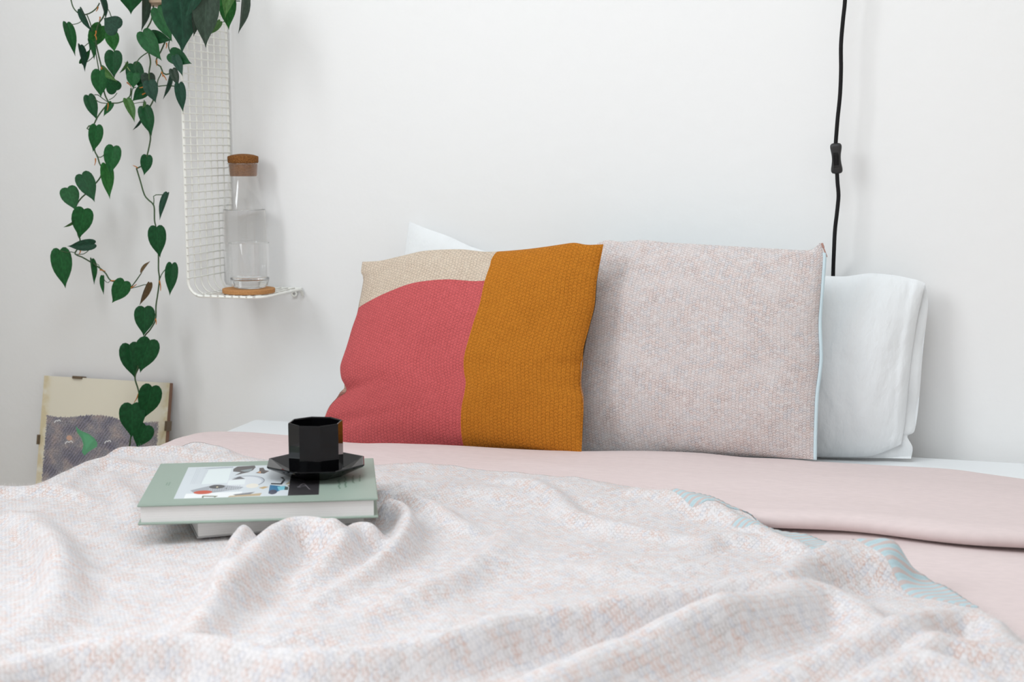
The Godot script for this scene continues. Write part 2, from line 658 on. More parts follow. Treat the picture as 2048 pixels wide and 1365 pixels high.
func build_room() -> void:
	var H := 3.0
	struct("wall_back", box(Vector3(5.2, H, 0.12), Vector3(0.2, H / 2, -0.06)), M.wall)
	var st := flat_tool()
	# left wall with the window opening: z 1.4..3.2, y 1.3..2.9
	add_box(st, Vector3(0.2, H, 1.4), Vector3(-2.25, H / 2, 0.7))
	add_box(st, Vector3(0.2, H, 1.6), Vector3(-2.25, H / 2, 4.0))
	add_box(st, Vector3(0.2, 1.3, 1.8), Vector3(-2.25, 0.65, 2.3))
	add_box(st, Vector3(0.2, 0.1, 1.8), Vector3(-2.25, 2.95, 2.3))
	struct("wall_left", done(st), M.wall)
	struct("wall_right", box(Vector3(0.12, H, 4.8), Vector3(2.26, H / 2, 2.4)), M.wall)
	struct("wall_front", box(Vector3(5.2, H, 0.12), Vector3(0.2, H / 2, 4.86)), M.wall)
	struct("floor", box(Vector3(5.2, 0.1, 5.1), Vector3(0.2, -0.05, 2.4)), M.floor)
	# ceiling with the skylight opening: x -1.2..0.2, z 1.3..2.7
	st = flat_tool()
	add_box(st, Vector3(1.2, 0.2, 5.1), Vector3(-1.8, H + 0.1, 2.4))
	add_box(st, Vector3(2.6, 0.2, 5.1), Vector3(1.5, H + 0.1, 2.4))
	add_box(st, Vector3(1.4, 0.2, 1.45), Vector3(-0.5, H + 0.1, 0.575))
	add_box(st, Vector3(1.4, 0.2, 2.25), Vector3(-0.5, H + 0.1, 3.825))
	struct("ceiling", done(st), M.ceiling)
	for k in 2:
		var o := Node3D.new()
		o.name = "window_%d" % (k + 1)
		o.set_meta("kind", "structure")
		add_child(o, true)
		o.position = Vector3(-2.27, 2.1, 2.3) if k == 0 else Vector3(-0.5, H + 0.12, 2.0)
		if k == 0:
			o.rotation.y = PI / 2
		else:
			o.rotation.x = PI / 2
		var w := 1.8 if k == 0 else 1.4
		var h := 1.6 if k == 0 else 1.4
		var f := flat_tool()
		for s in [-1, 1]:
			add_box(f, Vector3(0.05, h, 0.06), Vector3(s * (w / 2 - 0.025), 0, 0), 0.004)
			add_box(f, Vector3(w - 0.1, 0.05, 0.06), Vector3(0, s * (h / 2 - 0.025), 0), 0.004)
		add_box(f, Vector3(0.05, h - 0.1, 0.05), Vector3.ZERO, 0.004)
		struct("window_frame", done(f), M.white_paint, o)
		for s in [-1, 1]:
			struct("pane", box(Vector3(w / 2 - 0.07, h - 0.1, 0.004), Vector3(s * (w / 4 - 0.012), 0, 0)), M.pane, o)

func build_bed() -> void:
	var bed := thing("bed", "low double bed against the white wall, its mattress in a white fitted sheet", "bed", Vector3(-0.49, 0, 1.02))
	put("bed_base", box(Vector3(1.76, 0.14, 1.98), Vector3(0, 0.07, 0), 0.01), M.wood, bed)
	var st := flat_tool()
	add_box(st, Vector3(1.80, 0.21, 2.0), Vector3(0, 0.247, 0), 0.03)
	put("mattress", done(st), M.sheet, bed, "white fitted sheet over the mattress")

func build_pillows() -> void:
	# white pillow standing behind, only its tip shows
	var n := Vector3(0, 0.12, 1).normalized()
	var e := edges_on(Vector3(0, 0.56, 0.062), n, [[792, 878], [1000, 884], [1230, 892]], [[1230, 892], [1245, 740], [1225, 540]],
		[[819, 443], [850, 456], [900, 474], [950, 496], [1040, 520], [1225, 540]], [[792, 878], [800, 700], [807, 540], [811, 500], [819, 443]])
	e.merge({"thick": 0.045, "w": 0.45, "h": 0.42})
	var lin := func(_u): return 0.0
	var one := func(_u): return 1.0
	var pl := thing("pillow", "white pillow of which only a pointed corner shows above the colour-blocked cushion", "pillow", Vector3.ZERO, 0, "white pillows against the wall")
	put("pillow_front", panel(e, 0, 1, lin, one, 40, 40, 1), M.pillow, pl)
	put("pillow_back", panel(e, 0, 1, lin, one, 20, 20, -0.6), M.pillow, pl)

	# white pillow at the right
	var p0 := Vector3(0, 0.56, 0.078)
	n = Vector3(0.05, 0.16, 1).normalized()
	pl = thing("pillow", "white pillow with an open flap end standing right of the pale pink cushion", "pillow", Vector3.ZERO, 0, "white pillows against the wall")
	e = edges_on(p0, n, [[1400, 905], [1550, 914], [1640, 915], [1740, 913], [1802, 889]], [[1802, 889], [1809, 850], [1815, 790], [1822, 720], [1834, 640], [1850, 567]],
		[[1420, 548], [1560, 552], [1640, 552], [1690, 553], [1740, 547], [1790, 551], [1832, 560], [1850, 567]], [[1400, 904], [1395, 740], [1420, 548]])
	var wn := noise(3.2, 61, 2)
	e.merge({"thick": 0.052, "w": 0.45, "h": 0.36, "p": 2.6, "q": 0.55, "wrinkle": func(u, v): return 0.004 * wn.get_noise_2d(u * 1.6, v * 0.55) * 4.0 * v * (1.0 - v) + 0.0035 * smoothstep(0.93, 0.96, u)})
	put("pillowcase_front", panel(e, 0, 1, lin, one, 120, 70, 1), M.pillow, pl)
	# the back flap of the case sticks out further and buckles at the bottom
	var e2 := edges_on(p0 - n * 0.012, n, [[1400, 905], [1640, 917], [1760, 917], [1822, 918]], [[1822, 918], [1825, 895], [1814, 872], [1829, 862], [1838, 800], [1846, 700], [1856, 610], [1850, 567]],
		[[1420, 548], [1560, 552], [1640, 552], [1690, 554], [1740, 549], [1790, 552], [1832, 562], [1850, 567]], [[1400, 904], [1395, 740], [1420, 548]])
	e2.merge({"thick": 0.030, "w": 0.47, "h": 0.36, "p": 3.0, "q": 0.5, "wrinkle": func(u, v): return 0.006 * sin(v * 17.0 + u * 6.0) * smoothstep(0.85, 1.0, u) * (1.0 - v)})
	put("pillowcase_flap", panel(e2, 0, 1, lin, one, 120, 80, 1), M.pillow, pl)
	put("pillowcase_back", panel(e2, 0, 1, lin, one, 40, 30, -1), M.pillow, pl)

	# pale pink knitted cushion
	n = Vector3(-0.12, 0.2, 1).normalized()
	p0 = Vector3(-0.37, 0.56, 0.180)
	e = edges_on(p0, n, [[1120, 905], [1300, 905], [1450, 912], [1560, 916], [1628, 920]], [[1628, 920], [1629, 860], [1632, 790], [1640, 720], [1638, 640], [1644, 560], [1647, 510], [1640, 486]],
		[[1168, 500], [1212, 481], [1240, 484], [1285, 480], [1330, 485], [1400, 489], [1500, 495], [1590, 500], [1622, 500], [1640, 486]], [[1120, 905], [1122, 800], [1130, 700], [1142, 600], [1168, 500]])
	var w2 := noise(2.2, 62, 2)
	e.merge({"thick": 0.050, "w": 0.43, "h": 0.40, "p": 2.8, "q": 0.5, "wrinkle": func(u, v): return 0.007 * w2.get_noise_2d(u * 1.0, v * 0.7) * 4.0 * v * (1.0 - v)})
	var c := thing("cushion", "square pale pink flecked knitted cushion with a pale blue side seam and zip", "cushion", Vector3.ZERO)
	put("cushion_front", panel(e, 0, 1, lin, one, 110, 110, 1), M.pink_knit, c)
	put("cushion_back", panel(e, 0, 1, lin, one, 40, 40, -1), M.blue_seam, c)
	fuzz(panel(e, 0, 1, lin, one, 110, 110, 1), 14000, 0.006, M.fuzz_pink, c)
	var seam := PackedVector3Array()
	for i in 60:
		seam.append(pick(e.r, lerpf(0.0, 0.95, i / 59.0)) + Vector3(0.002, 0, 0.001))
	put("seam", tube(seam, 0.0032, 8), M.blue_seam, c, "pale blue side seam")
	var z0 := on_plane(1646, 492, p0, n) + n * 0.003
	var st := flat_tool()
	var tilt := Basis(Vector3.BACK, 0.38)
	add_box(st, Vector3(0.0042, 0.010, 0.003), z0, 0.001, tilt)
	add_box(st, Vector3(0.0026, 0.017, 0.0016), z0 + tilt * Vector3(0, -0.0135, 0.001), 0.0006, tilt)
	put("zip_pull", done(st), M.zip, c, "small metal zip pull")

	# colour-blocked cushion in front
	n = Vector3(-0.13, 0.26, 1).normalized()
	p0 = Vector3(-0.8, 0.56, 0.232)
	e = edges_on(p0, n, [[634, 887], [700, 890], [800, 895], [925, 898], [1050, 901], [1163, 906]], [[1163, 906], [1166, 850], [1167, 800], [1162, 765], [1168, 700], [1180, 650], [1190, 610], [1194, 560], [1207, 489]],
		[[725, 524], [760, 522], [800, 513], [850, 502], [920, 499], [975, 504], [1040, 500], [1090, 494], [1130, 488], [1150, 486], [1175, 490], [1207, 489]],
		[[634, 887], [646, 845], [660, 812], [690, 780], [684, 758], [683, 735], [692, 705], [705, 660], [715, 625], [727, 560], [722, 545], [725, 524]])
	var w3 := noise(2.6, 63, 2)
	e.merge({"thick": 0.062, "w": 0.50, "h": 0.40, "p": 2.5, "q": 0.56, "wrinkle": func(u, v):
		var k: float = 0.006 * w3.get_noise_2d(u, v * 0.8) * 4.0 * v * (1.0 - v)
		var cr := Vector2(u, v).distance_to(Vector2(0.0, 0.30))
		k -= 0.010 * exp(-pow((v - 0.30 - 0.25 * u) / 0.028, 2.0)) * exp(-u / 0.09)
		k -= 0.010 * exp(-pow((v - 0.10 - 0.2 * u) / 0.03, 2.0)) * exp(-u / 0.14) * smoothstep(0.0, 0.04, u)
		k -= 0.006 * exp(-pow((v - 0.42 + 0.15 * (1.0 - u)) / 0.03, 2.0)) * exp(-(1.0 - u) / 0.08)
		return k})
	c = thing("cushion", "colour-blocked knitted cushion in mustard, coral red and beige, leaning in front of the pink one", "cushion", Vector3.ZERO)
	var arc := func(u: float) -> float:
		var x := clampf(1.0 - u / 0.5, 0.0, 1.0)
		return 0.832 - 0.065 * pow(x, 3.2) - 0.020 * pow(x, 1.3)
	put("mustard_panel", panel(e, 0.582, 1, lin, one, 60, 110, 1), M.mustard, c, "mustard yellow knit panel")
	put("coral_panel", panel(e, 0, 0.582, lin, arc, 66, 100, 1), M.coral, c, "coral red knit panel")
	put("beige_panel", panel(e, 0, 0.582, arc, one, 66, 34, 1), M.tan, c, "beige knit panel")
	put("cushion_back", panel(e, 0, 1, lin, one, 40, 40, -1), M.tan, c)
	fuzz(panel(e, 0.585, 1, lin, one, 60, 110, 1), 9000, 0.006, M.fuzz_mustard, c)
	fuzz(panel(e, 0, 0.578, lin, arc, 60, 90, 1), 9000, 0.006, M.fuzz_coral, c)
	fuzz(panel(e, 0, 0.578, arc, one, 60, 40, 1), 4000, 0.006, M.fuzz_tan, c)

# fine wool hairs standing off a knitted surface
func fuzz(mesh: ArrayMesh, count: int, length: float, m: Material, parent: Node, called := "wool_fuzz") -> void:
	var st := SurfaceTool.new()
	st.begin(Mesh.PRIMITIVE_TRIANGLES)
	var w := 0.00008
	var pts := [Vector3(0, 0, 0), Vector3(0.0, 0.35, 0.05), Vector3(0.0, 0.7, 0.18), Vector3(0.0, 1.0, 0.42)]
	for k in 3:
		var a: Vector3 = pts[k] * length
		var b: Vector3 = pts[k + 1] * length
		var wa := w * (1.0 - k / 4.0)
		var wb := w * (1.0 - (k + 1) / 4.0)
		for v in [a - Vector3(wa, 0, 0), b - Vector3(wb, 0, 0), b + Vector3(wb, 0, 0), a - Vector3(wa, 0, 0), b + Vector3(wb, 0, 0), a + Vector3(wa, 0, 0)]:
			st.add_vertex(v)
	st.generate_normals()
	var mm := MultiMesh.new()
	mm.transform_format = MultiMesh.TRANSFORM_3D
	mm.mesh = st.commit()
	mm.instance_count = count
	var arr := mesh.surface_get_arrays(0)
	var P: PackedVector3Array = arr[Mesh.ARRAY_VERTEX]
	var N: PackedVector3Array = arr[Mesh.ARRAY_NORMAL]
	rng.seed = 700 + count
	for k in count:
		var i := rng.randi() % (P.size() - 1)
		var p := P[i].lerp(P[i + 1], rng.randf()) if P[i].distance_to(P[i + 1]) < 0.02 else P[i]
		var up := (N[i] * rng.randf_range(0.25, 0.9) + Vector3(rng.randf_range(-1, 1), rng.randf_range(-1, 1), rng.randf_range(-1, 1)) * 0.8).normalized()
		var side := up.cross(N[i] + Vector3(0.01, 0.02, 0.0)).normalized()
		var sc := rng.randf_range(0.5, 1.2)
		mm.set_instance_transform(k, Transform3D(Basis(side * sc, up * sc, side.cross(up) * sc), p))
	var o := MultiMeshInstance3D.new()
	o.multimesh = mm
	o.material_override = m
	o.name = called
	o.set_meta("kind", "stuff")
	parent.add_child(o, true)

# ------------------------------------------------------------------ bed linen
var far_edge: PackedVector3Array
const LIP_Z := 0.695

func build_duvet() -> void:
	var pts := []
	for q in [[330, 900, .39], [352, 884, .39], [385, 864, .395], [430, 857, .395], [500, 859, .392], [600, 867, .388], [690, 878, .386], [780, 882, .386], [870, 885, .385], [1000, 890, .385], [1165, 894, .385],
			[1300, 894, .384], [1400, 899, .382], [1500, 908, .380], [1620, 916, .376], [1700, 921, .374], [1830, 929, .374], [1930, 939, .374], [2048, 954, .374], [2200, 976, .374], [2330, 990, .374]]:
		pts.append(at_y(q[0], q[1], q[2]))
	far_edge = even(pts, 240)
	var d := thing("duvet", "pale pink cotton duvet spread over the bed, its top folded back in a lip", "duvet", Vector3.ZERO)
	# the folded-back upper layer: bottom of the far edge, over the top, round the front lip and under
	var nu := 240
	var nv := 44
	var wn := noise(1.2, 71, 3)
	var P := PackedVector3Array()
	var U := PackedVector2Array()
	for j in nv + 1:
		var t := float(j) / nv
		for i in nu + 1:
			var e := pick(far_edge, float(i) / nu)
			var lip := LIP_Z + 0.012 * sin(e.x * 9.0) + 0.006 * sin(e.x * 23.0)
			var top := e.y + 0.006 * wn.get_noise_2d(e.x * 1.5, t * 1.0)
			var z := 0.0
			var y := 0.0
			if t < 0.15:
				var a := t / 0.15 * PI / 2
				z = e.z + 0.022 - 0.030 * sin(a) - 0.0
				z = e.z + 0.016 - 0.024 * cos(a - PI / 2) * (1.0 - t / 0.15) 
				y = lerpf(0.352, top - 0.004, sin(a))
			elif t < 0.82:
				var s := (t - 0.15) / 0.67
				z = lerpf(e.z + 0.016, lip, s)
				y = lerpf(top - 0.004, 0.3855, smoothstep(0.0, 0.5, s)) + 0.004 * sin(clampf(s * 6.0, 0.0, 1.0) * PI / 2) + 0.005 * wn.get_noise_2d(e.x * 1.3, z * 4.0)
				y += 0.003 * exp(-pow((s - 0.965) / 0.03, 2.0))
			else:
				var a2 := (t - 0.82) / 0.18
				var b := minf(a2 * 1.6, 1.0) * PI
				z = lip + 0.011 * sin(b) - 0.05 * maxf(0.0, a2 - 0.625) / 0.375
				y = 0.3785 + 0.011 * cos(b) + 0.005 * wn.get_noise_2d(e.x * 1.3, lip * 4.0) * (1.0 - a2)
			# falls over the left side of the bed
			var o := maxf(0.0, -1.33 - e.x)
			y -= 1.6 * o * o
			P.append(Vector3(e.x, y, z))
			U.append(Vector2(e.x, z))
	put("folded_top", grid(P, nu + 1, nv + 1, U), M.duvet, d)
	# the lower layer
	P = PackedVector3Array()
	U = PackedVector2Array()
	nu = 140
	nv = 110
	for j in nv + 1:
		for i in nu + 1:
			var x := lerpf(-1.47, 0.50, float(i) / nu)
			var z := lerpf(0.45, 2.06, float(j) / nv)
			var y := 0.3655 - 0.006 * exp(-pow((z - LIP_Z - 0.01) / 0.04, 2.0)) + 0.010 * wn.get_noise_2d(x * 1.4, z * 1.4)
			y += 0.010 * exp(-pow((z - 0.79 - 0.05 * x) / 0.05, 2.0))
			var o := maxf(0.0, maxf(-1.38 - x, x - 0.41))
			y -= 14.0 * o * o
			y -= 10.0 * pow(maxf(0.0, z - 1.98), 2.0)
			P.append(Vector3(x, y, z))
			U.append(Vector2(x, z))
	put("lower_layer", grid(P, nu + 1, nv + 1, U), M.duvet, d)

# --- the throw: a height field of folds
const HEM_DIR := Vector3(-0.82, 0.0, 0.57)
const R_X0 := -1.62
const R_Z0 := 0.36
const R_CELL := 0.005
const R_W := 400
const R_H := 300
var relief := PackedFloat32Array()

func fold(pts: Array, h0: float, h1: float, h2: float, s_left: float, s_right: float) -> void:
	# a rounded fold along a crest line; heights at its start, middle and end; widths on either side
	var w := []
	var cnt := pts.size()
	for i in cnt:
		var q: Array = pts[i]
		w.append(at_y(q[0], q[1], 0.39 + h1 * 1.05))
	var line := smooth_line(w, 0.012)
	var n := line.size()
	var reach := maxf(s_left, s_right) * 2.6
	var best := {}
	for k in n - 1:
		var a := Vector2(line[k].x, line[k].z)
		var b := Vector2(line[k + 1].x, line[k + 1].z)
		var ab := b - a
		var l2 := maxf(ab.length_squared(), 1e-9)
		var i0 := maxi(0, int((minf(a.x, b.x) - reach - R_X0) / R_CELL))
		var i1 := mini(R_W - 1, int((maxf(a.x, b.x) + reach - R_X0) / R_CELL))
		var j0 := maxi(0, int((minf(a.y, b.y) - reach - R_Z0) / R_CELL))
		var j1 := mini(R_H - 1, int((maxf(a.y, b.y) + reach - R_Z0) / R_CELL))
		for j in range(j0, j1 + 1):
			for i in range(i0, i1 + 1):
				var p := Vector2(R_X0 + i * R_CELL, R_Z0 + j * R_CELL)
				var t := clampf((p - a).dot(ab) / l2, 0.0, 1.0)
				var dv := p - a - ab * t
				var s := s_right if ab.cross(dv) > 0.0 else s_left
				var q := dv.length() / s
				if q > 2.6:
					continue
				var f := (k + t) / (n - 1)
				var hh := lerpf(h0, h1, f * 2.0) if f < 0.5 else lerpf(h1, h2, f * 2.0 - 1.0)
				var v := hh * exp(-pow(q, 2.3) * 0.9)
				var key := j * R_W + i
				if not best.has(key) or best[key] < v:
					best[key] = v
	for key in best:
		var o: float = relief[key]
		var v: float = best[key]
		relief[key] = maxf(o, v) + 0.30 * minf(o, v)

func relief_at(x: float, z: float) -> float:
	var fx := clampf((x - R_X0) / R_CELL, 0.0, R_W - 1.001)
	var fz := clampf((z - R_Z0) / R_CELL, 0.0, R_H - 1.001)
	var i := int(fx)
	var j := int(fz)
	var u := fx - i
	var v := fz - j
	var k := j * R_W + i
	return lerpf(lerpf(relief[k], relief[k + 1], u), lerpf(relief[k + R_W], relief[k + R_W + 1], u), v)

func blur_relief(times: int) -> void:
	for _t in times:
		var o := relief.duplicate()
		for j in range(1, R_H - 1):
			for i in range(1, R_W - 1):
				var k := j * R_W + i
				relief[k] = (o[k] * 4.0 + o[k - 1] + o[k + 1] + o[k - R_W] + o[k + R_W]) / 8.0

const BOOK_AT := Vector3(-0.9175, 0.0, 0.9195)
const BOOK_TURN := 0.40
const BOOK2_TURN := 0.62
const BOOK2_AT := Vector3(-0.910, 0.0, 0.913)

func inside_book(x: float, z: float, at: Vector3, turn: float, w: float, d: float) -> float:
	# > 0 inside the outline, in metres from its edge
	var p := Basis(Vector3.UP, -turn) * Vector3(x - at.x, 0, z - at.z)
	return minf(w / 2 - absf(p.x), d / 2 - absf(p.z))

func throw_y(x: float, z: float, wn: FastNoiseLite) -> float:
	var y := lerpf(0.3975, 0.386, smoothstep(LIP_Z - 0.02, LIP_Z + 0.08, z))
	var r := relief_at(x, z) + 0.006 * wn.get_noise_2d(x * 1.0, z * 1.0) + 0.0025 * wn.get_noise_2d(x * 3.2 + 7.0, z * 3.2)
	y += r
	var b1 := inside_book(x, z, BOOK_AT, BOOK_TURN, 0.33, 0.264)
	if b1 > -0.02:
		y = lerpf(y, minf(y, 0.412), smoothstep(-0.02, 0.004, b1))
	var b2 := inside_book(x, z, BOOK2_AT, BOOK2_TURN, 0.25, 0.20)
	if b2 > -0.016:
		y = lerpf(y, 0.388, smoothstep(-0.016, 0.0, b2))
	var o := maxf(0.0, -1.43 - x)
	y -= 9.0 * o * o
	return y

func build_throw() -> void:
	relief.resize(R_W * R_H)
	relief.fill(0.0)
	fold([[-60, 1335], [60, 1300], [192, 1282], [400, 1275], [600, 1300], [756, 1292], [912, 1263], [1069, 1224], [1225, 1196], [1381, 1169], [1480, 1152], [1560, 1143], [1620, 1110], [1690, 1094], [1770, 1092]], 0.036, 0.040, 0.032, 0.036, 0.028)
	fold([[1590, 1130], [1640, 1102], [1700, 1091], [1785, 1091]], 0.004, 0.034, 0.034, 0.020, 0.018)
	fold([[960, 1375], [1010, 1349], [1069, 1321], [1186, 1278], [1303, 1243], [1446, 1201], [1574, 1157], [1647, 1135], [1700, 1146], [1745, 1172], [1800, 1200]], 0.026, 0.048, 0.010, 0.036, 0.034)
	fold([[1480, 1310], [1600, 1278], [1700, 1260], [1786, 1238], [1848, 1220], [1921, 1205], [1976, 1216], [2003, 1245]], 0.010, 0.036, 0.024, 0.026, 0.028)
	fold([[1740, 1310], [1811, 1293], [1884, 1267], [1939, 1274], [2060, 1282]], 0.010, 0.028, 0.018, 0.022, 0.026)
	fold([[1640, 1345], [1702, 1329], [1775, 1315], [1848, 1307], [1957, 1329], [2020, 1360]], 0.012, 0.032, 0.015, 0.024, 0.028)
	fold([[1000, 1046], [990, 1066], [952, 1099], [873, 1146], [795, 1177], [717, 1204], [600, 1240], [480, 1262]], 0.010, 0.020, 0.008, 0.030, 0.017)
	fold([[488, 1060], [472, 1078], [450, 1115], [425, 1160], [400, 1200]], 0.034, 0.030, 0.004, 0.018, 0.018)
	fold([[662, 1050], [620, 1044], [570, 1050], [530, 1074], [500, 1105], [455, 1150], [400, 1200], [340, 1238], [260, 1268]], 0.036, 0.034, 0.010, 0.026, 0.024)
	fold([[778, 1000], [805, 1008], [816, 1028], [812, 1050], [795, 1075], [750, 1100], [690, 1130], [620, 1160]], 0.030, 0.026, 0.004, 0.016, 0.018)
	fold([[738, 1054], [712, 1052], [690, 1075], [650, 1105], [600, 1130]], 0.026, 0.022, 0.004, 0.018, 0.020)
	fold([[768, 978], [834, 989], [912, 1028], [951, 1044]], 0.016, 0.014, 0.004, 0.020, 0.014)
	fold([[980, 950], [1069, 968], [1119, 997], [1166, 1024], [1264, 1042], [1381, 1060]], 0.004, 0.013, 0.006, 0.022, 0.016)
	fold([[1270, 975], [1320, 984], [1373, 998], [1446, 1018], [1519, 1046], [1600, 1082]], 0.008, 0.016, 0.010, 0.020, 0.016)
	fold([[1330, 1100], [1410, 1074], [1446, 1060], [1556, 1072], [1620, 1090]], 0.004, 0.012, 0.006, 0.024, 0.018)
	fold([[120, 919], [160, 905], [211, 889], [288, 878], [346, 881], [404, 893], [480, 909], [560, 925]], 0.014, 0.019, 0.002, 0.028, 0.024)
	fold([[130, 913], [190, 906], [231, 902], [308, 902], [385, 908], [461, 919], [520, 930]], 0.008, 0.014, 0.002, 0.016, 0.014)
	fold([[-40, 938], [0, 935], [77, 931], [130, 914], [165, 904]], 0.014, 0.016, 0.012, 0.030, 0.030)
	fold([[115, 967], [140, 945], [173, 930], [211, 922], [290, 925]], 0.006, 0.014, 0.004, 0.018, 0.016)
	fold([[20, 1000], [60, 1015], [95, 1055], [110, 1110], [100, 1170], [50, 1215], [-30, 1240]], 0.012, 0.030, 0.016, 0.034, 0.018)
	fold([[215, 940], [245, 965], [266, 1000], [277, 1030]], 0.006, 0.011, 0.004, 0.022, 0.014)
	fold([[-30, 968], [60, 969], [120, 972], [200, 985]], 0.012, 0.012, 0.003, 0.020, 0.018)
	fold([[1080, 1140], [1200, 1120], [1330, 1105], [1450, 1110]], 0.002, 0.006, 0.002, 0.030, 0.026)
	blur_relief(2)
	for k in relief.size():
		relief[k] *= 1.25
	var wn := noise(4.0, 81, 2)
	# outline: the hem side on the bed, then the far corner of the near side
	var B := []
	for q in [[-260, 985, .41], [-60, 948, .42], [60, 926, .425], [150, 902, .425], [230, 881, .425], [300, 875, .425], [380, 882, .42], [470, 900, .41], [560, 914, .40], [680, 922, .40], [800, 925, .40], [900, 930, .40], [1000, 939, .40], [1100, 950, .40],
			[1200, 960, .40], [1300, 972, .402], [1350, 979, .404], [1400, 990, .40], [1450, 1004, .404], [1500, 1020, .402], [1550, 1043, .40], [1610, 1049, .40], [1645, 1070, .395], [1700, 1081, .405], [1760, 1089, .412], [1774, 1112, .405], [1780, 1130, .393], [1850, 1156, .388], [1905, 1168, .395], [1950, 1190, .40],
			[1995, 1218, .40], [2012, 1250, .395], [2048, 1282, .395], [2140, 1330, .395], [2260, 1400, .39]]:
		B.append(at_y(q[0], q[1], q[2]))
	var bl := even(B, 760)
	var D := even([Vector3(-1.56, 0, 1.30), Vector3(-1.45, 0, 1.75), Vector3(-1.1, 0, 1.88), Vector3(-0.6, 0, 1.86), Vector3(-0.2, 0, 1.80), Vector3(0.1, 0, 1.72), Vector3(0.3, 0, 1.66)], 760)
	var nu := 760
	var nv := 300
	# how the lines across are spaced: the first strip is the hem
	var hem_w := 0.058
	var i_hem0 := -1
	var i_hem1 := -1
	for i in nu + 1:
		if bl[i].distance_to(B[16]) < 0.012 and i_hem0 < 0:
			i_hem0 = i
		if bl[i].distance_to(B[29]) < 0.012:
			i_hem1 = i
	# the hem is rolled under between its two lumps
	var hem_show := PackedFloat32Array()
	for i in nu + 1:
		var w := clampf(minf((i - i_hem0) / 20.0, (i_hem1 - i) / 22.0), 0.0, 1.0)
		hem_show.append(w * smoothstep(0.018, 0.045, bl[i].distance_to(B[19])))
	var thr := thing("throw_blanket", "knitted throw in flecked white, peach and grey lying in folds across the bed", "blanket", Vector3.ZERO)
	var P := PackedVector3Array()
	var U := PackedVector2Array()
	var run := 0.0
	var runs := PackedFloat32Array()
	for i in nu + 1:
		if i > 0:
			run += bl[i].distance_to(bl[i - 1])
		runs.append(run)
	var ca := cos(0.55)
	var sa := sin(0.55)
	for j in nv + 2:
		for i in nu + 1:
			var a := Vector3(bl[i].x, 0, bl[i].z)
			var b := Vector3(D[i].x, 0, D[i].z)
			var l := a.distance_to(b)
			var t := 0.0 if j == 0 else pow(float(j - 1) / nv, 1.15)
			var w := hem_show[i]
			a += HEM_DIR * hem_w * w
			var p := a.lerp(b, t)
			var y := throw_y(p.x, p.z, wn)
			if j == 0:
				y -= lerpf(0.010, 0.0, w)
			P.append(Vector3(p.x, y, p.z))
			U.append(Vector2(p.x * ca + p.z * sa, -p.x * sa + p.z * ca))
	var body := grid(P, nu + 1, nv + 2, U)
	put("knit_body", body, M.throw_knit, thr)
	fuzz(body, 45000, 0.006, M.fuzz_throw, thr)
	# ribbed blue hem
	P = PackedVector3Array()
	U = PackedVector2Array()
	var hn := i_hem1 - i_hem0
	var hv := 12
	for j in hv + 2:
		for i in range(i_hem0, i_hem1 + 1):
			var a := Vector3(bl[i].x, 0, bl[i].z)
			var b := Vector3(D[i].x, 0, D[i].z)
			var l := a.distance_to(b)
			var w := hem_show[i]
			var s := (hem_w + 0.003) * w * maxf(0.0, float(j - 1)) / hv
			var p := a + HEM_DIR * s
			var y := throw_y(p.x, p.z, wn) + 0.001 + 0.0012 * absf(sin(TAU * runs[i] / 0.025))
			if j == 0:
				y -= 0.006
			if j >= hv:
				y -= 0.0035 if j > hv else 0.0012
			P.append(Vector3(p.x, y, p.z))
			U.append(Vector2(s / 0.05, runs[i] / 0.10))
	put("ribbed_hem", grid(P, hn + 1, hv + 2, U), M.hem, thr, "pale blue ribbed hem")

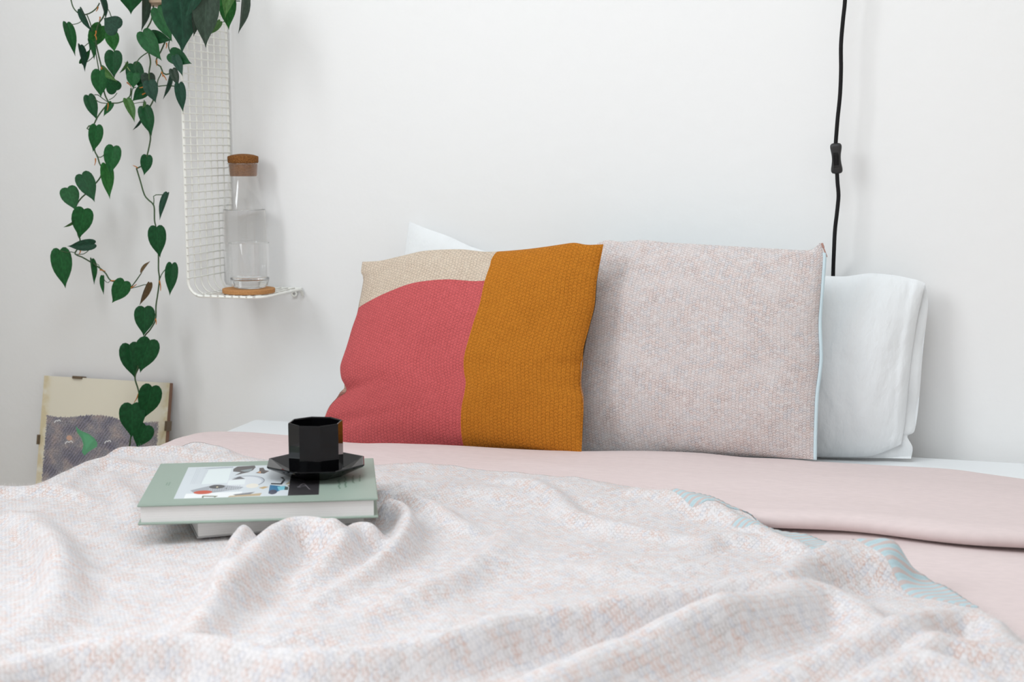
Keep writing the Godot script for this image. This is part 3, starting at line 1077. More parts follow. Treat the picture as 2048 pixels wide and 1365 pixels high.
# ------------------------------------------------------------------ books
func cover_texture() -> ImageTexture:
	# printed front cover; the picture of papers and shapes sits in the middle. x 0..656, y 0..524 from the far edge
	var img := Image.create(656, 524, false, Image.FORMAT_RGB8)
	img.fill(rgb8(152, 167, 155))
	var X := 89.0
	var Y := 63.0
	var w := 404.0
	var h := 403.0
	img.fill_rect(Rect2i(int(X), int(Y), int(w), int(h)), rgb8(208, 214, 218))
	var p := func(a: Array) -> Array:
		var o := []
		for q in a:
			o.append([X + q[0] * w, Y + q[1] * h])
		return o
	var E := func(cx: float, cy: float, rx: float, ry: float, c: Color, ring := 0.0): fill_ellipse(img, X + cx * w, Y + cy * h, rx * w, ry * h, c, ring)
	for k in 9:
		fill_poly(img, p.call([[0.07 + 0.012 * k, 0.04], [0.074 + 0.012 * k, 0.04], [0.074 + 0.012 * k, 0.56], [0.07 + 0.012 * k, 0.56]]), rgb8(192, 198, 204))
	fill_poly(img, p.call([[0.16, 0.10], [0.33, 0.08], [0.335, 0.56], [0.15, 0.58]]), rgb8(222, 230, 230))
	fill_poly(img, p.call([[0.10, 0.05], [0.34, 0.02], [0.34, 0.05], [0.18, 0.07]]), rgb8(160, 168, 176))
	fill_poly(img, p.call([[0.345, 0.10], [0.37, 0.02], [0.50, 0.0], [0.51, 0.06], [0.495, 0.16], [0.47, 0.22], [0.37, 0.32], [0.41, 0.22], [0.35, 0.19]]), rgb8(92, 88, 88))
	fill_poly(img, p.call([[0.40, 0.16], [0.49, 0.10], [0.48, 0.20], [0.43, 0.20]]), rgb8(140, 150, 152))
	fill_poly(img, p.call([[0.54, 0.09], [0.57, 0.08], [0.585, 0.17], [0.62, 0.20], [0.585, 0.29], [0.52, 0.26], [0.545, 0.20]]), rgb8(88, 82, 80))
	fill_poly(img, p.call([[0.53, 0.24], [0.555, 0.20], [0.56, 0.27]]), rgb8(214, 160, 120))
	E.call(0.47, 0.52, 0.13, 0.18, rgb8(192, 198, 206))
	E.call(0.47, 0.52, 0.13, 0.18, rgb8(108, 112, 122), 0.95)
	E.call(0.455, 0.54, 0.125, 0.17, rgb8(216, 220, 224))
	fill_poly(img, p.call([[0.36, 0.46], [0.41, 0.36], [0.455, 0.44]]), rgb8(98, 98, 102))
	fill_poly(img, p.call([[0.34, 0.48], [0.46, 0.48], [0.46, 0.62], [0.34, 0.62]]), rgb8(226, 232, 232))
	fill_poly(img, p.call([[0.09, 0.76], [0.25, 0.60], [0.46, 0.70], [0.44, 0.76], [0.24, 0.86], [0.12, 0.84]]), rgb8(160, 164, 170))
	for k in 14:
		fill_poly(img, p.call([[0.22 + 0.016 * k, 0.64], [0.225 + 0.016 * k, 0.64], [0.225 + 0.016 * k, 0.80], [0.22 + 0.016 * k, 0.80]]), rgb8(186, 190, 196))
	E.call(0.27, 0.67, 0.055, 0.06, rgb8(80, 80, 82))
	E.call(0.272, 0.68, 0.008, 0.014, rgb8(240, 226, 190))
	E.call(0.34, 0.73, 0.006, 0.012, rgb8(60, 60, 62))
	fill_poly(img, p.call([[0.07, 0.86], [0.46, 0.84], [0.46, 0.995], [0.07, 0.995]]), rgb8(236, 238, 238))
	E.call(0.185, 0.83, 0.065, 0.055, rgb8(196, 84, 60))
	fill_poly(img, p.call([[0.19, 0.93], [0.30, 0.95], [0.28, 0.995], [0.27, 0.97], [0.20, 0.96], [0.205, 0.995], [0.19, 0.99]]), rgb8(104, 108, 84))
	fill_poly(img, p.call([[0.38, 0.96], [0.60, 0.90], [0.59, 0.98], [0.37, 0.995]]), rgb8(188, 166, 132))
	fill_poly(img, p.call([[0.40, 0.92], [0.55, 0.86], [0.52, 0.93], [0.42, 0.95]]), rgb8(120, 122, 126))
	E.call(0.52, 0.67, 0.045, 0.07, rgb8(230, 224, 212))
	fill_poly(img, p.call([[0.57, 0.74], [0.61, 0.70], [0.64, 0.72], [0.60, 0.78]]), rgb8(190, 160, 110))
	fill_poly(img, p.call([[0.645, 0.66], [0.72, 0.70], [0.725, 0.84], [0.67, 0.95], [0.645, 0.92]]), rgb8(44, 112, 152))
	fill_poly(img, p.call([[0.70, 0.72], [0.76, 0.70], [0.76, 0.82], [0.715, 0.84]]), rgb8(120, 190, 206))
	E.call(0.675, 0.88, 0.030, 0.07, rgb8(62, 66, 86))
	fill_poly(img, p.call([[0.755, 0.72], [0.78, 0.74], [0.78, 0.83], [0.755, 0.83]]), rgb8(70, 84, 82))
	fill_poly(img, p.call([[0.65, 0.60], [0.72, 0.62], [0.735, 0.50], [0.71, 0.42], [0.73, 0.42], [0.75, 0.52], [0.73, 0.66], [0.65, 0.64]]), rgb8(34, 36, 40))
	fill_poly(img, p.call([[0.755, 0.66], [0.79, 0.52], [0.90, 0.54], [0.82, 0.66]]), rgb8(176, 166, 140))
	fill_poly(img, p.call([[0.77, 0.70], [0.86, 0.58], [0.87, 0.62], [0.80, 0.76]]), rgb8(136, 102, 62))
	# black corner with a pale line drawing
	fill_poly(img, p.call([[0.785, 0.40], [1.0, 0.38], [1.0, 1.0], [0.785, 1.0]]), rgb8(50, 48, 50))
	for k in 26:
		var t := k / 25.0
		E.call(0.855 + 0.08 * t, 0.74 - 0.09 * sin(t * PI * 1.4), 0.004, 0.010, rgb8(126, 120, 124))
		E.call(0.875 + 0.03 * sin(t * 6.0), 0.70 + 0.06 * t, 0.003, 0.008, rgb8(106, 102, 106))
	# columns of small print on the right margin and one at the left, too small to read
	rng.seed = 17
	for c in [[548, 280, 110], [566, 250, 140], [590, 236, 100], [610, 232, 84]]:
		var y: int = c[1]
		while y < c[1] + c[2]:
			var l := rng.randi_range(5, 11)
			img.fill_rect(Rect2i(c[0] + rng.randi_range(-2, 2), y, 5, l), rgb8(96, 122, 104))
			y += l + 3
	for c in [[47, 262, 34], [54, 258, 40]]:
		var y: int = c[1]
		while y < c[1] + c[2]:
			img.fill_rect(Rect2i(c[0], y, 4, 6), rgb8(108, 134, 116))
			y += 9
	return tex(img)

func build_books() -> void:
	var yb := 0.392
	# lower book: only its page block and a dark blue cover corner show
	var lo := thing("book", "thick book lying half sunk in the throw under the sage green one", "book", Vector3(BOOK2_AT.x, yb, BOOK2_AT.z), BOOK2_TURN, "books on the bed")
	put("page_block", page_block(Vector3(0.236, 0.021, 0.188), Vector3(0, 0.0125, 0)), M.paper, lo)
	put("cover", box(Vector3(0.24, 0.002, 0.192), Vector3(0, 0.001, 0), 0.0006), M.grey_cover, lo)
	put("cover", box(Vector3(0.24, 0.002, 0.192), Vector3(0, 0.0240, 0), 0.0006), M.blue_cover, lo, "dark blue cover")
	var y1 := yb + 0.0252
	var bk := thing("book", "sage green hardcover book with a collage print, lying under the cup", "book", Vector3(BOOK_AT.x, y1, BOOK_AT.z), BOOK_TURN, "books on the bed")
	var W := 0.329
	var D := 0.263
	put("cover_board", box(Vector3(W, 0.003, D), Vector3(0, 0.0015, 0), 0.0008), M.cover, bk)
	put("page_block", page_block(Vector3(W - 0.010, 0.0225, D - 0.008), Vector3(-0.001, 0.01425, 0)), M.paper, bk, "white page block")
	put("cover_board", box(Vector3(W, 0.003, D), Vector3(0, 0.0270, 0), 0.0008), M.cover, bk)
	put("spine", box(Vector3(W, 0.0255, 0.003), Vector3(0, 0.01425, -D / 2 + 0.0015), 0.0008), M.cover, bk)
	# the print is on the face of the board
	var P := PackedVector3Array()
	var U := PackedVector2Array()
	for j in 2:
		for i in 2:
			P.append(Vector3((i - 0.5) * (W - 0.003), 0.02865, (j - 0.5) * (D - 0.003)))
			U.append(Vector2(i, j))
	var m := mat(Color.WHITE, 0.42)
	m.albedo_texture = cover_texture()
	put("cover_print", grid(P, 2, 2, U), m, bk, "collage of papers and shapes printed on the cover")

func page_block(size: Vector3, at: Vector3) -> ArrayMesh:
	# a block whose sides carry the page edges (v runs up)
	var st := flat_tool()
	var h := size / 2
	for k in 4:
		var b := Basis(Vector3.UP, k * PI / 2)
		var w := h.x if k % 2 == 0 else h.z
		var d := h.z if k % 2 == 0 else h.x
		var q := [Vector3(-w, -h.y, d), Vector3(w, -h.y, d), Vector3(w, h.y, d), Vector3(-w, h.y, d)]
		var uv := [Vector2(0, 1), Vector2(1, 1), Vector2(1, 0), Vector2(0, 0)]
		for i in [0, 2, 1, 0, 3, 2]:
			st.set_uv(uv[i])
			st.add_vertex(at + b * q[i])
	for s in [-1, 1]:
		st.set_uv(Vector2.ZERO)
		quad_out(st, at + Vector3(-h.x, s * h.y, -h.z), at + Vector3(h.x, s * h.y, -h.z), at + Vector3(h.x, s * h.y, h.z), at + Vector3(-h.x, s * h.y, h.z), at)
	return done(st)

# ------------------------------------------------------------------ cup
func octagon(r: float, y: float, turn: float) -> Array:
	var o := []
	for k in 8:
		var a := turn + k * PI / 4
		o.append(Vector3(sin(a) * r, y, cos(a) * r))
	return o

func oct_rings(rings: Array, turn: float) -> ArrayMesh:
	# flat-faced shell through rings of [radius, height], closed with fans where the radius is 0
	var st := flat_tool()
	for i in rings.size() - 1:
		var a := octagon(rings[i][0], rings[i][1], turn)
		var b := octagon(rings[i + 1][0], rings[i + 1][1], turn)
		for k in 8:
			var l := (k + 1) % 8
			# outward is to the right of the walk from ring to ring
			var d := Vector2(rings[i + 1][0] - rings[i][0], rings[i + 1][1] - rings[i][1]).normalized()
			var mid: Vector3 = (a[k] + a[l] + b[k] + b[l]) / 4.0
			var rad := Vector3(mid.x, 0, mid.z).normalized()
			var nn := rad * d.y - Vector3.UP * d.x
			if rings[i][0] < 1e-6 and rings[i + 1][0] < 1e-6:
				continue
			if rings[i][0] < 1e-6:
				tri_out(st, a[k], b[k], b[l], mid - nn)
			elif rings[i + 1][0] < 1e-6:
				tri_out(st, a[k], b[k], a[l], mid - nn)
			else:
				quad_out(st, a[k], b[k], b[l], a[l], mid - nn)
	return done(st)

func build_cup() -> void:
	var top := 0.392 + 0.0252 + 0.0287
	var at := at_y(633, 950, top)
	var view := atan2(EYE.x - at.x, EYE.z - at.z)
	var s := thing("saucer", "black octagonal glass saucer standing on the green book", "saucer", Vector3(at.x, top, at.z))
	put("dish", oct_rings([[0.0, 0.0], [0.040, 0.0], [0.042, 0.0015], [0.0745, 0.0165], [0.0772, 0.0190], [0.0772, 0.0202], [0.0760, 0.0206], [0.0740, 0.0200], [0.046, 0.0068], [0.044, 0.0060], [0.0, 0.0060]], view + deg_to_rad(21.0)), M.black_glass, s)
	var c := thing("cup", "black octagonal glass cup standing on the black saucer", "cup", Vector3(at.x, top + 0.0062, at.z))
	put("cup_body", oct_rings([[0.0, 0.0], [0.0385, 0.0], [0.0402, 0.002], [0.0408, 0.006], [0.0408, 0.0735], [0.0404, 0.0748], [0.0396, 0.0752], [0.0384, 0.0748], [0.0379, 0.0735], [0.0372, 0.007], [0.034, 0.004], [0.0, 0.004]], view + deg_to_rad(9.0)), M.black_glass, c)

# ------------------------------------------------------------------ shelf
const SH_X := -1.428
const SH_Y := 0.633
const SH_R := -1.266
const SH_D := 0.200

func shelf_path(z: float, top: float) -> PackedVector3Array:
	var r := 0.030
	var pts := PackedVector3Array([Vector3(SH_X, top, z), Vector3(SH_X, SH_Y + r, z)])
	for k in range(1, 9):
		var a := k / 8.0 * PI / 2
		pts.append(Vector3(SH_X + r - r * cos(a), SH_Y + r - r * sin(a), z))
	return pts

func build_shelf() -> void:
	var top := 1.52
	var s := thing("wire_shelf", "white wire mesh wall shelf with an upright side panel and a small bottom tray", "shelf", Vector3.ZERO)
	# the thick rim: down the front, along the tray, round its corner, back to the wall
	var front := shelf_path(SH_D, top)
	var rim := front.duplicate()
	var c := 0.030
	for k in 9:
		var a := k / 8.0 * PI / 2
		rim.append(Vector3(SH_R - c + c * sin(a), SH_Y, SH_D - c + c * cos(a)))
	for z in [0.12, 0.06, 0.022]:
		rim.append(Vector3(SH_R, SH_Y, z))
	rim.append_array(PackedVector3Array([Vector3(SH_R + 0.0006, SH_Y - 0.001, 0.012), Vector3(SH_R + 0.001, SH_Y - 0.006, 0.006), Vector3(SH_R + 0.001, SH_Y - 0.014, 0.004)]))
	put("rim", tube(rim, 0.0032, 10), M.wire, s)
	var back := shelf_path(0.006, top)
	back.append(Vector3(SH_R, SH_Y, 0.006))
	put("rim", tube(back, 0.0032, 10), M.wire, s)
	put("rim", tube(PackedVector3Array([Vector3(SH_X, top, 0.003), Vector3(SH_X, top, 0.1), Vector3(SH_X, top, SH_D + 0.003)]), 0.0032, 10), M.wire, s)
	# long wires that bend under
	for k in 6:
		var z := lerpf(0.006, SH_D, (k + 1) / 7.0)
		var l := shelf_path(z, top)
		l.append(Vector3(SH_R + 0.003, SH_Y, z))
		put("long_wire", tube(l, 0.0017, 6), M.wire, s)
	# cross wires up the panel and along the tray
	var y := SH_Y + 0.036
	while y < top - 0.01:
		put("cross_wire", tube(PackedVector3Array([Vector3(SH_X + 0.0022, y, 0.003), Vector3(SH_X + 0.0022, y, 0.1), Vector3(SH_X + 0.0022, y, SH_D + 0.005)]), 0.0015, 6), M.wire, s)
		y += 0.0158
	for k in 9:
		var x := SH_X + 0.020 + 0.0158 * k
		put("cross_wire", tube(PackedVector3Array([Vector3(x, SH_Y + 0.0022, 0.003), Vector3(x, SH_Y + 0.0022, 0.1), Vector3(x, SH_Y + 0.0022, SH_D + 0.005)]), 0.0015, 6), M.wire, s)
	for p in [Vector3(SH_R - 0.018, SH_Y - 0.011, 0.004), Vector3(SH_X + 0.02, top - 0.02, 0.004)]:
		var ring := TorusMesh.new()
		ring.inner_radius = 0.003
		ring.outer_radius = 0.0072
		ring.rings = 24
		ring.ring_segments = 10
		var o := put("fixing_eye", ring, M.wire, s)
		o.position = p
		o.rotation.x = PI / 2

func build_carafe() -> void:
	var y0 := SH_Y + 0.0042
	var cz := 0.052
	var cx := at_z(490.5, 500, cz).x
	var c := thing("carafe", "clear glass carafe of water with a cork stopper on the wire shelf", "carafe", Vector3(cx, y0, cz))
	# outside up, over the lip, inside down
	var outer := [[0.0, 0.0], [0.036, 0.0], [0.042, 0.002], [0.0455, 0.007], [0.0465, 0.014], [0.0467, 0.10], [0.0465, 0.150], [0.0455, 0.166], [0.0428, 0.183], [0.0385, 0.200], [0.0345, 0.214], [0.0322, 0.226], [0.0315, 0.237], [0.0318, 0.248], [0.0328, 0.258], [0.0334, 0.2615]]
	var wall := [[0.0330, 0.2625], [0.0322, 0.2622], [0.0310, 0.258], [0.0298, 0.248], [0.0295, 0.237], [0.0302, 0.226], [0.0325, 0.214], [0.0365, 0.200], [0.0408, 0.183], [0.0435, 0.166], [0.0445, 0.150], [0.0447, 0.10], [0.0445, 0.016], [0.042, 0.009], [0.036, 0.007], [0.0, 0.0075]]
	put("bottle", lathe(outer + wall, 72), M.pane, c, "clear glass bottle")
	var lip := TorusMesh.new()
	lip.inner_radius = 0.0316
	lip.outer_radius = 0.0338
	lip.rings = 64
	lip.ring_segments = 12
	put("lip", lip, M.glass, c, "rounded glass lip").position.y = 0.2622
	var lvl := 0.166
	put("water", lathe([[0.0, 0.0072], [0.036, 0.0067], [0.0422, 0.0087], [0.0448, 0.016], [0.0450, 0.10], [0.0448, 0.150], [0.0438, lvl], [0.0432, lvl - 0.0006], [0.0, lvl - 0.0008]], 72), M.water, c, "still water")
	put("stopper", lathe([[0.0, 0.236], [0.0270, 0.236], [0.0282, 0.238], [0.0298, 0.259], [0.0300, 0.2635], [0.0316, 0.2640], [0.0320, 0.2665], [0.0324, 0.275], [0.0316, 0.2775], [0.022, 0.2805], [0.010, 0.2822], [0.0, 0.2826]], 48), M.cork, c, "cork stopper")
	# coaster and tumbler
	var kz := 0.140
	var kx := at_z(497.5, 577, kz).x
	var k := thing("coaster", "round cork coaster on the wire shelf under the tumbler", "coaster", Vector3(kx, y0 - 0.0004, kz))
	put("disc", lathe([[0.0, 0.0], [0.0525, 0.0], [0.0535, 0.001], [0.0537, 0.008], [0.0529, 0.009], [0.0, 0.009]], 64), M.cork_board, k)
	var g := thing("tumbler", "empty clear glass tumbler on the cork coaster in front of the carafe", "glass", Vector3(at_z(498, 530, kz).x, y0 + 0.0090, kz - 0.002))
	put("glass_body", lathe([[0.0394, 0.0150], [0.0403, 0.022], [0.0412, 0.0925], [0.0406, 0.0935], [0.0396, 0.0932], [0.0392, 0.0920], [0.0384, 0.026], [0.0378, 0.0222]], 72), M.pane, g, "thin glass wall")
	put("glass_base", lathe([[0.0, 0.0006], [0.026, 0.0], [0.031, 0.001], [0.0365, 0.006], [0.0392, 0.0142], [0.0400, 0.021], [0.0380, 0.0222], [0.0370, 0.0205], [0.032, 0.0175], [0.020, 0.0165], [0.0, 0.0163]], 72), M.glass, g, "thick glass base")
	var rim := TorusMesh.new()
	rim.inner_radius = 0.0392
	rim.outer_radius = 0.0412
	rim.rings = 64
	rim.ring_segments = 10
	put("rim", rim, M.glass, g).position.y = 0.0930

# ------------------------------------------------------------------ picture
func picture_texture() -> ImageTexture:
	var W := 512
	var H := 672
	var img := Image.create(W, H, false, Image.FORMAT_RGB8)
	var fz := noise(0.02, 91, 4)
	var gr := noise(0.25, 92, 3)
	var hatch := noise(0.012, 93, 2)
	for y in H:
		for x in W:
			var c := rgb8(240, 232, 212)
			var f := fz.get_noise_2d(x, y)
			var g := gr.get_noise_2d(x, y)
			c = c.lerp(rgb8(214, 192, 140), clampf(smoothstep(40.0, 0.0, minf(x, W - x)) * (0.55 + f), 0.0, 0.6))
			var e := fz.get_noise_2d(x * 6.0, y * 6.0) * 7.0
			if x > 24 + e and x < 478 + e and y > 136 + e + 8.0 * sin(x * 0.02):
				c = rgb8(140, 136, 148).lerp(rgb8(188, 164, 158), clampf(0.35 + f * 1.1, 0.0, 1.0))
				var dark := clampf(0.35 + 1.6 * fz.get_noise_2d(x * 0.6 + 300, y * 0.6), 0.0, 1.0)
				c = c.lerp(rgb8(98, 94, 122), dark * 0.75)
				var st := sin((x * 0.8 + y * 0.55) * 0.62 + hatch.get_noise_2d(x, y) * 3.0)
				c = c.darkened(clampf(0.10 + 0.22 * st * (0.3 + dark) + 0.55 * g, 0.0, 0.6))
				c = c.lightened(clampf(-0.6 * g, 0.0, 0.35))
			img.set_pixel(x, y, c)
	# green shape, light spot, three gulls
	fill_poly(img, [[146, 172], [158, 182], [176, 190], [200, 196], [226, 210], [240, 226], [240, 240], [222, 250], [204, 262], [192, 274], [180, 262], [184, 236], [174, 214], [154, 194]], rgb8(60, 160, 104))
	fill_poly(img, [[176, 196], [204, 202], [224, 218], [206, 240], [196, 256], [190, 230]], rgb8(74, 176, 118))
	fill_ellipse(img, 124, 216, 12, 9, rgb8(216, 168, 142))
	for q in [[70, 160, 12], [124, 232, 15], [282, 220, 12]]:
		var r: float = q[2]
		for k in 40:
			var t := k / 39.0 * 2.0 - 1.0
			fill_ellipse(img, q[0] + t * r, q[1] + 2.0 * absf(t) - 5.0 * sin(absf(t) * PI) - t * 3.0, 2.2, 1.6, rgb8(240, 240, 240))
	return tex(img)

func build_picture() -> void:
	var tl := at_z(85, 750, 0.024)
	var tr := at_z(337, 767, 0.024)
	var w := tl.distance_to(tr)
	var h := 0.425
	var p := thing("picture", "clip-framed charcoal landscape drawing with a green shape leaning on the wall beside the bed", "picture", Vector3((tl.x + tr.x) / 2, 0.0, 0.0))
	var lean := atan2(0.085, h)
	var hold := Basis(Vector3.BACK, -0.008) * Basis(Vector3.RIGHT, -lean)
	p.basis = hold
	p.position = Vector3((tl.x + tr.x) / 2, tl.y * 0.5 + tr.y * 0.5 - h * cos(lean) + 0.0, 0.024 + 0.085)
	put("backing_board", box(Vector3(w, h, 0.014), Vector3(0, h / 2, -0.010), 0.001), M.backing, p, "brown backing board")
	var P := PackedVector3Array()
	var U := PackedVector2Array()
	for j in 2:
		for i in 2:
			P.append(Vector3((i - 0.5) * (w - 0.001), h * (1 - j), -0.0026))
			U.append(Vector2(i, j))
	var m := mat(Color.WHITE, 0.85)
	m.albedo_texture = picture_texture()
	put("drawing", grid(P, 2, 2, U), m, p, "charcoal drawing on cream paper")
	put("glass", box(Vector3(w, h, 0.002), Vector3(0, h / 2, 0.0), 0.0004), M.pane, p)
	for q in [[-w / 2, h - 0.145, 0.0], [w / 2, h - 0.095, 0.0], [-0.072, h, 1.0]]:
		var size := Vector3(0.006, 0.022, 0.022) if q[2] < 0.5 else Vector3(0.024, 0.006, 0.022)
		put("clip", box(size, Vector3(q[0], q[1], -0.008), 0.001), M.metal, p)

# ------------------------------------------------------------------ cord
func build_cord() -> void:
	var z := 0.050
	var c := thing("power_cord", "black lamp cord with an inline rocker switch hanging on the wall right of the cushions", "cord", Vector3.ZERO)
	var up := []
	for q in [[1690, -190], [1691, -60], [1690, 0], [1686, 40], [1682, 90], [1682, 140], [1680, 190], [1675, 240], [1671, 292]]:
		up.append(at_z(q[0], q[1], z))
	put("cable", tube(smooth_line(up, 0.008), 0.0037, 12), M.cord, c)
	var dn := []
	for q in [[1674, 342], [1675, 365], [1677, 392], [1674, 425], [1670, 460], [1668, 500], [1666, 560], [1664, 700], [1660, 850]]:
		dn.append(at_z(q[0], q[1], z if q[1] < 500 else lerpf(z, 0.012, clampf((q[1] - 500.0) / 70.0, 0.0, 1.0))))
	put("cable", tube(smooth_line(dn, 0.008), 0.0037, 12), M.cord, c)
	# the switch: waisted body with a raised frame and a rocker
	var a := at_z(1671.5, 285, z)
	var b := at_z(1674, 349, z)
	var mid := (a + b) / 2
	var L := a.distance_to(b)
	var turn := Basis(Vector3.BACK, atan2(b.x - a.x, a.y - b.y))
	var P := PackedVector3Array()
	var U := PackedVector2Array()
	var nv := 26
	var nu := 28
	for j in nv + 1:
		var t := float(j) / nv
		var q := 2.0 * t - 1.0
		var hw := 0.0098 + 0.0017 * cos(q * PI) * -1.0
		var cap := pow(maxf(0.0, 1.0 - pow(absf(q), 9.0)), 0.5)
		for i in nu + 1:
			var an := TAU * i / nu
			var cx := signf(cos(an)) * pow(absf(cos(an)), 0.5)
			var cy := signf(sin(an)) * pow(absf(sin(an)), 0.5)
			P.append(mid + turn * Vector3(cx * hw * cap, -q * L / 2, cy * 0.0085 * cap))
			U.append(Vector2(float(i) / nu, t))
	put("switch_body", grid(P, nu + 1, nv + 1, U), M.plastic, c, "waisted black inline switch")
	var st := flat_tool()
	for s in [-1, 1]:
		add_box(st, Vector3(0.0016, 0.026, 0.003), mid + turn * Vector3(s * 0.0050, -0.002, 0.0088), 0.0005, turn)
		add_box(st, Vector3(0.0116, 0.0016, 0.003), mid + turn * Vector3(0, s * 0.0130 - 0.002, 0.0088), 0.0005, turn)
	put("switch_frame", done(st), M.plastic, c)
	st = flat_tool()
	var tip := turn * Basis(Vector3.RIGHT, 0.22)
	add_box(st, Vector3(0.0074, 0.021, 0.006), mid + turn * Vector3(0, -0.002, 0.0090), 0.001, tip)
	put("rocker", done(st), M.cord, c)
	var hk := smooth_line([at_z(1690, -185, 0.001), at_z(1690, -185, 0.03), at_z(1690, -190, 0.056), at_z(1690, -205, 0.058)], 0.006)
	put("hook", tube(hk, 0.002, 8), M.metal, c)

# ------------------------------------------------------------------ plant
const OUTLINE := [[0.0, 0.0], [0.055, 0.04], [0.14, 0.075], [0.26, 0.065], [0.37, -0.01], [0.435, -0.12], [0.455, -0.26], [0.435, -0.41], [0.37, -0.56], [0.27, -0.69], [0.165, -0.80], [0.08, -0.89], [0.028, -0.965], [0.0, -1.03]]

func leaf_mesh(l: float, w: float, fold_in: float, droop: float, bend := 0.0) -> ArrayMesh:
	# heart-shaped blade from the notch at the origin down -y; a thin sheet with both faces
	var P := PackedVector3Array()
	var U := PackedVector2Array()
	var n := OUTLINE.size()
	var across := 4
	var k := w / 0.904
	for face in 2:
		for j in n:
			var ox: float = OUTLINE[j][0]
			var oy: float = OUTLINE[j][1]
			for i in across * 2 + 1:
				var f := float(i - across) / across
				var x := f * ox * k
				# the midrib runs straight; the rim dips back to it
				var rib := minf(oy, 0.0) if oy < 0.0 else 0.0
				var y := lerpf(rib, oy, pow(absf(f), 0.7)) * l
				var t := clampf(-y / l, 0.0, 1.0)
				var z := absf(x) * fold_in - droop * l * t * t + 0.02 * l * sin(absf(f) * PI) * (1.0 - t)
				z += -0.0003 if face == 1 else 0.0003
				P.append(Vector3(x + 0.055 * l * pow(t, 4.0) * bend, y, z))
				U.append(Vector2(0.5 + 0.5 * f * ox / 0.452, clampf(t, 0.0, 1.0)))
	var arr_u := across * 2 + 1
	var top := P.slice(0, n * arr_u)
	var bot := P.slice(n * arr_u)
	var ut := U.slice(0, n * arr_u)
	var a := grid(top, arr_u, n, ut)
	var rev := PackedVector3Array()
	var ru := PackedVector2Array()
	for j in n:
		for i in arr_u:
			rev.append(bot[j * arr_u + arr_u - 1 - i])
			ru.append(ut[j * arr_u + arr_u - 1 - i])
	var b := grid(rev, arr_u, n, ru)
	var st := SurfaceTool.new()
	st.begin(Mesh.PRIMITIVE_TRIANGLES)
	st.append_from(a, 0, Transform3D.IDENTITY)
	st.append_from(b, 0, Transform3D.IDENTITY)
	return st.commit()

var plant: Node3D
var leaf_no := 0

func leaf(bx: float, by: float, tx: float, ty: float, wpx: float, z: float, tone: int, turn := 1.0, droop := 0.10, label := "") -> void:
	leaf_no += 1
	var dz := 0.006 * sin(leaf_no * 2.4)
	var base := at_z(bx, by, z)
	var tip := at_z(tx, ty, z + 0.012 + dz)
	var axis := base - tip
	var l := axis.length() / 1.03
	var ppm := FOCAL / absf((base - EYE).dot(cam_basis.z))
	var wapp := wpx / ppm
	var wtrue := maxf(wapp, l * 0.40)
	var roll := acos(clampf(wapp / wtrue, 0.12, 1.0)) * turn
	var yv := axis.normalized()
	var to_eye := (EYE - base).normalized()
	var zv := (to_eye - yv * to_eye.dot(yv)).normalized()
	zv = zv.rotated(yv, roll * 0.92)
	var xv := yv.cross(zv).normalized()
	var o := put("leaf", leaf_mesh(l, wtrue, 0.10 + 0.35 * (1.0 - minf(1.0, wpx / (l * ppm * 0.7))), droop, sin(leaf_no * 1.7)), M.leaf[tone], plant, label)
	o.transform = Transform3D(Basis(xv, yv, zv), base)

func stem(pts: Array, z: float, r := 0.0016, called := "stem", m: Material = null) -> void:
	put(called, tube(px_line(pts, z, 0.008), r, 7), m if m else M.stem, plant)

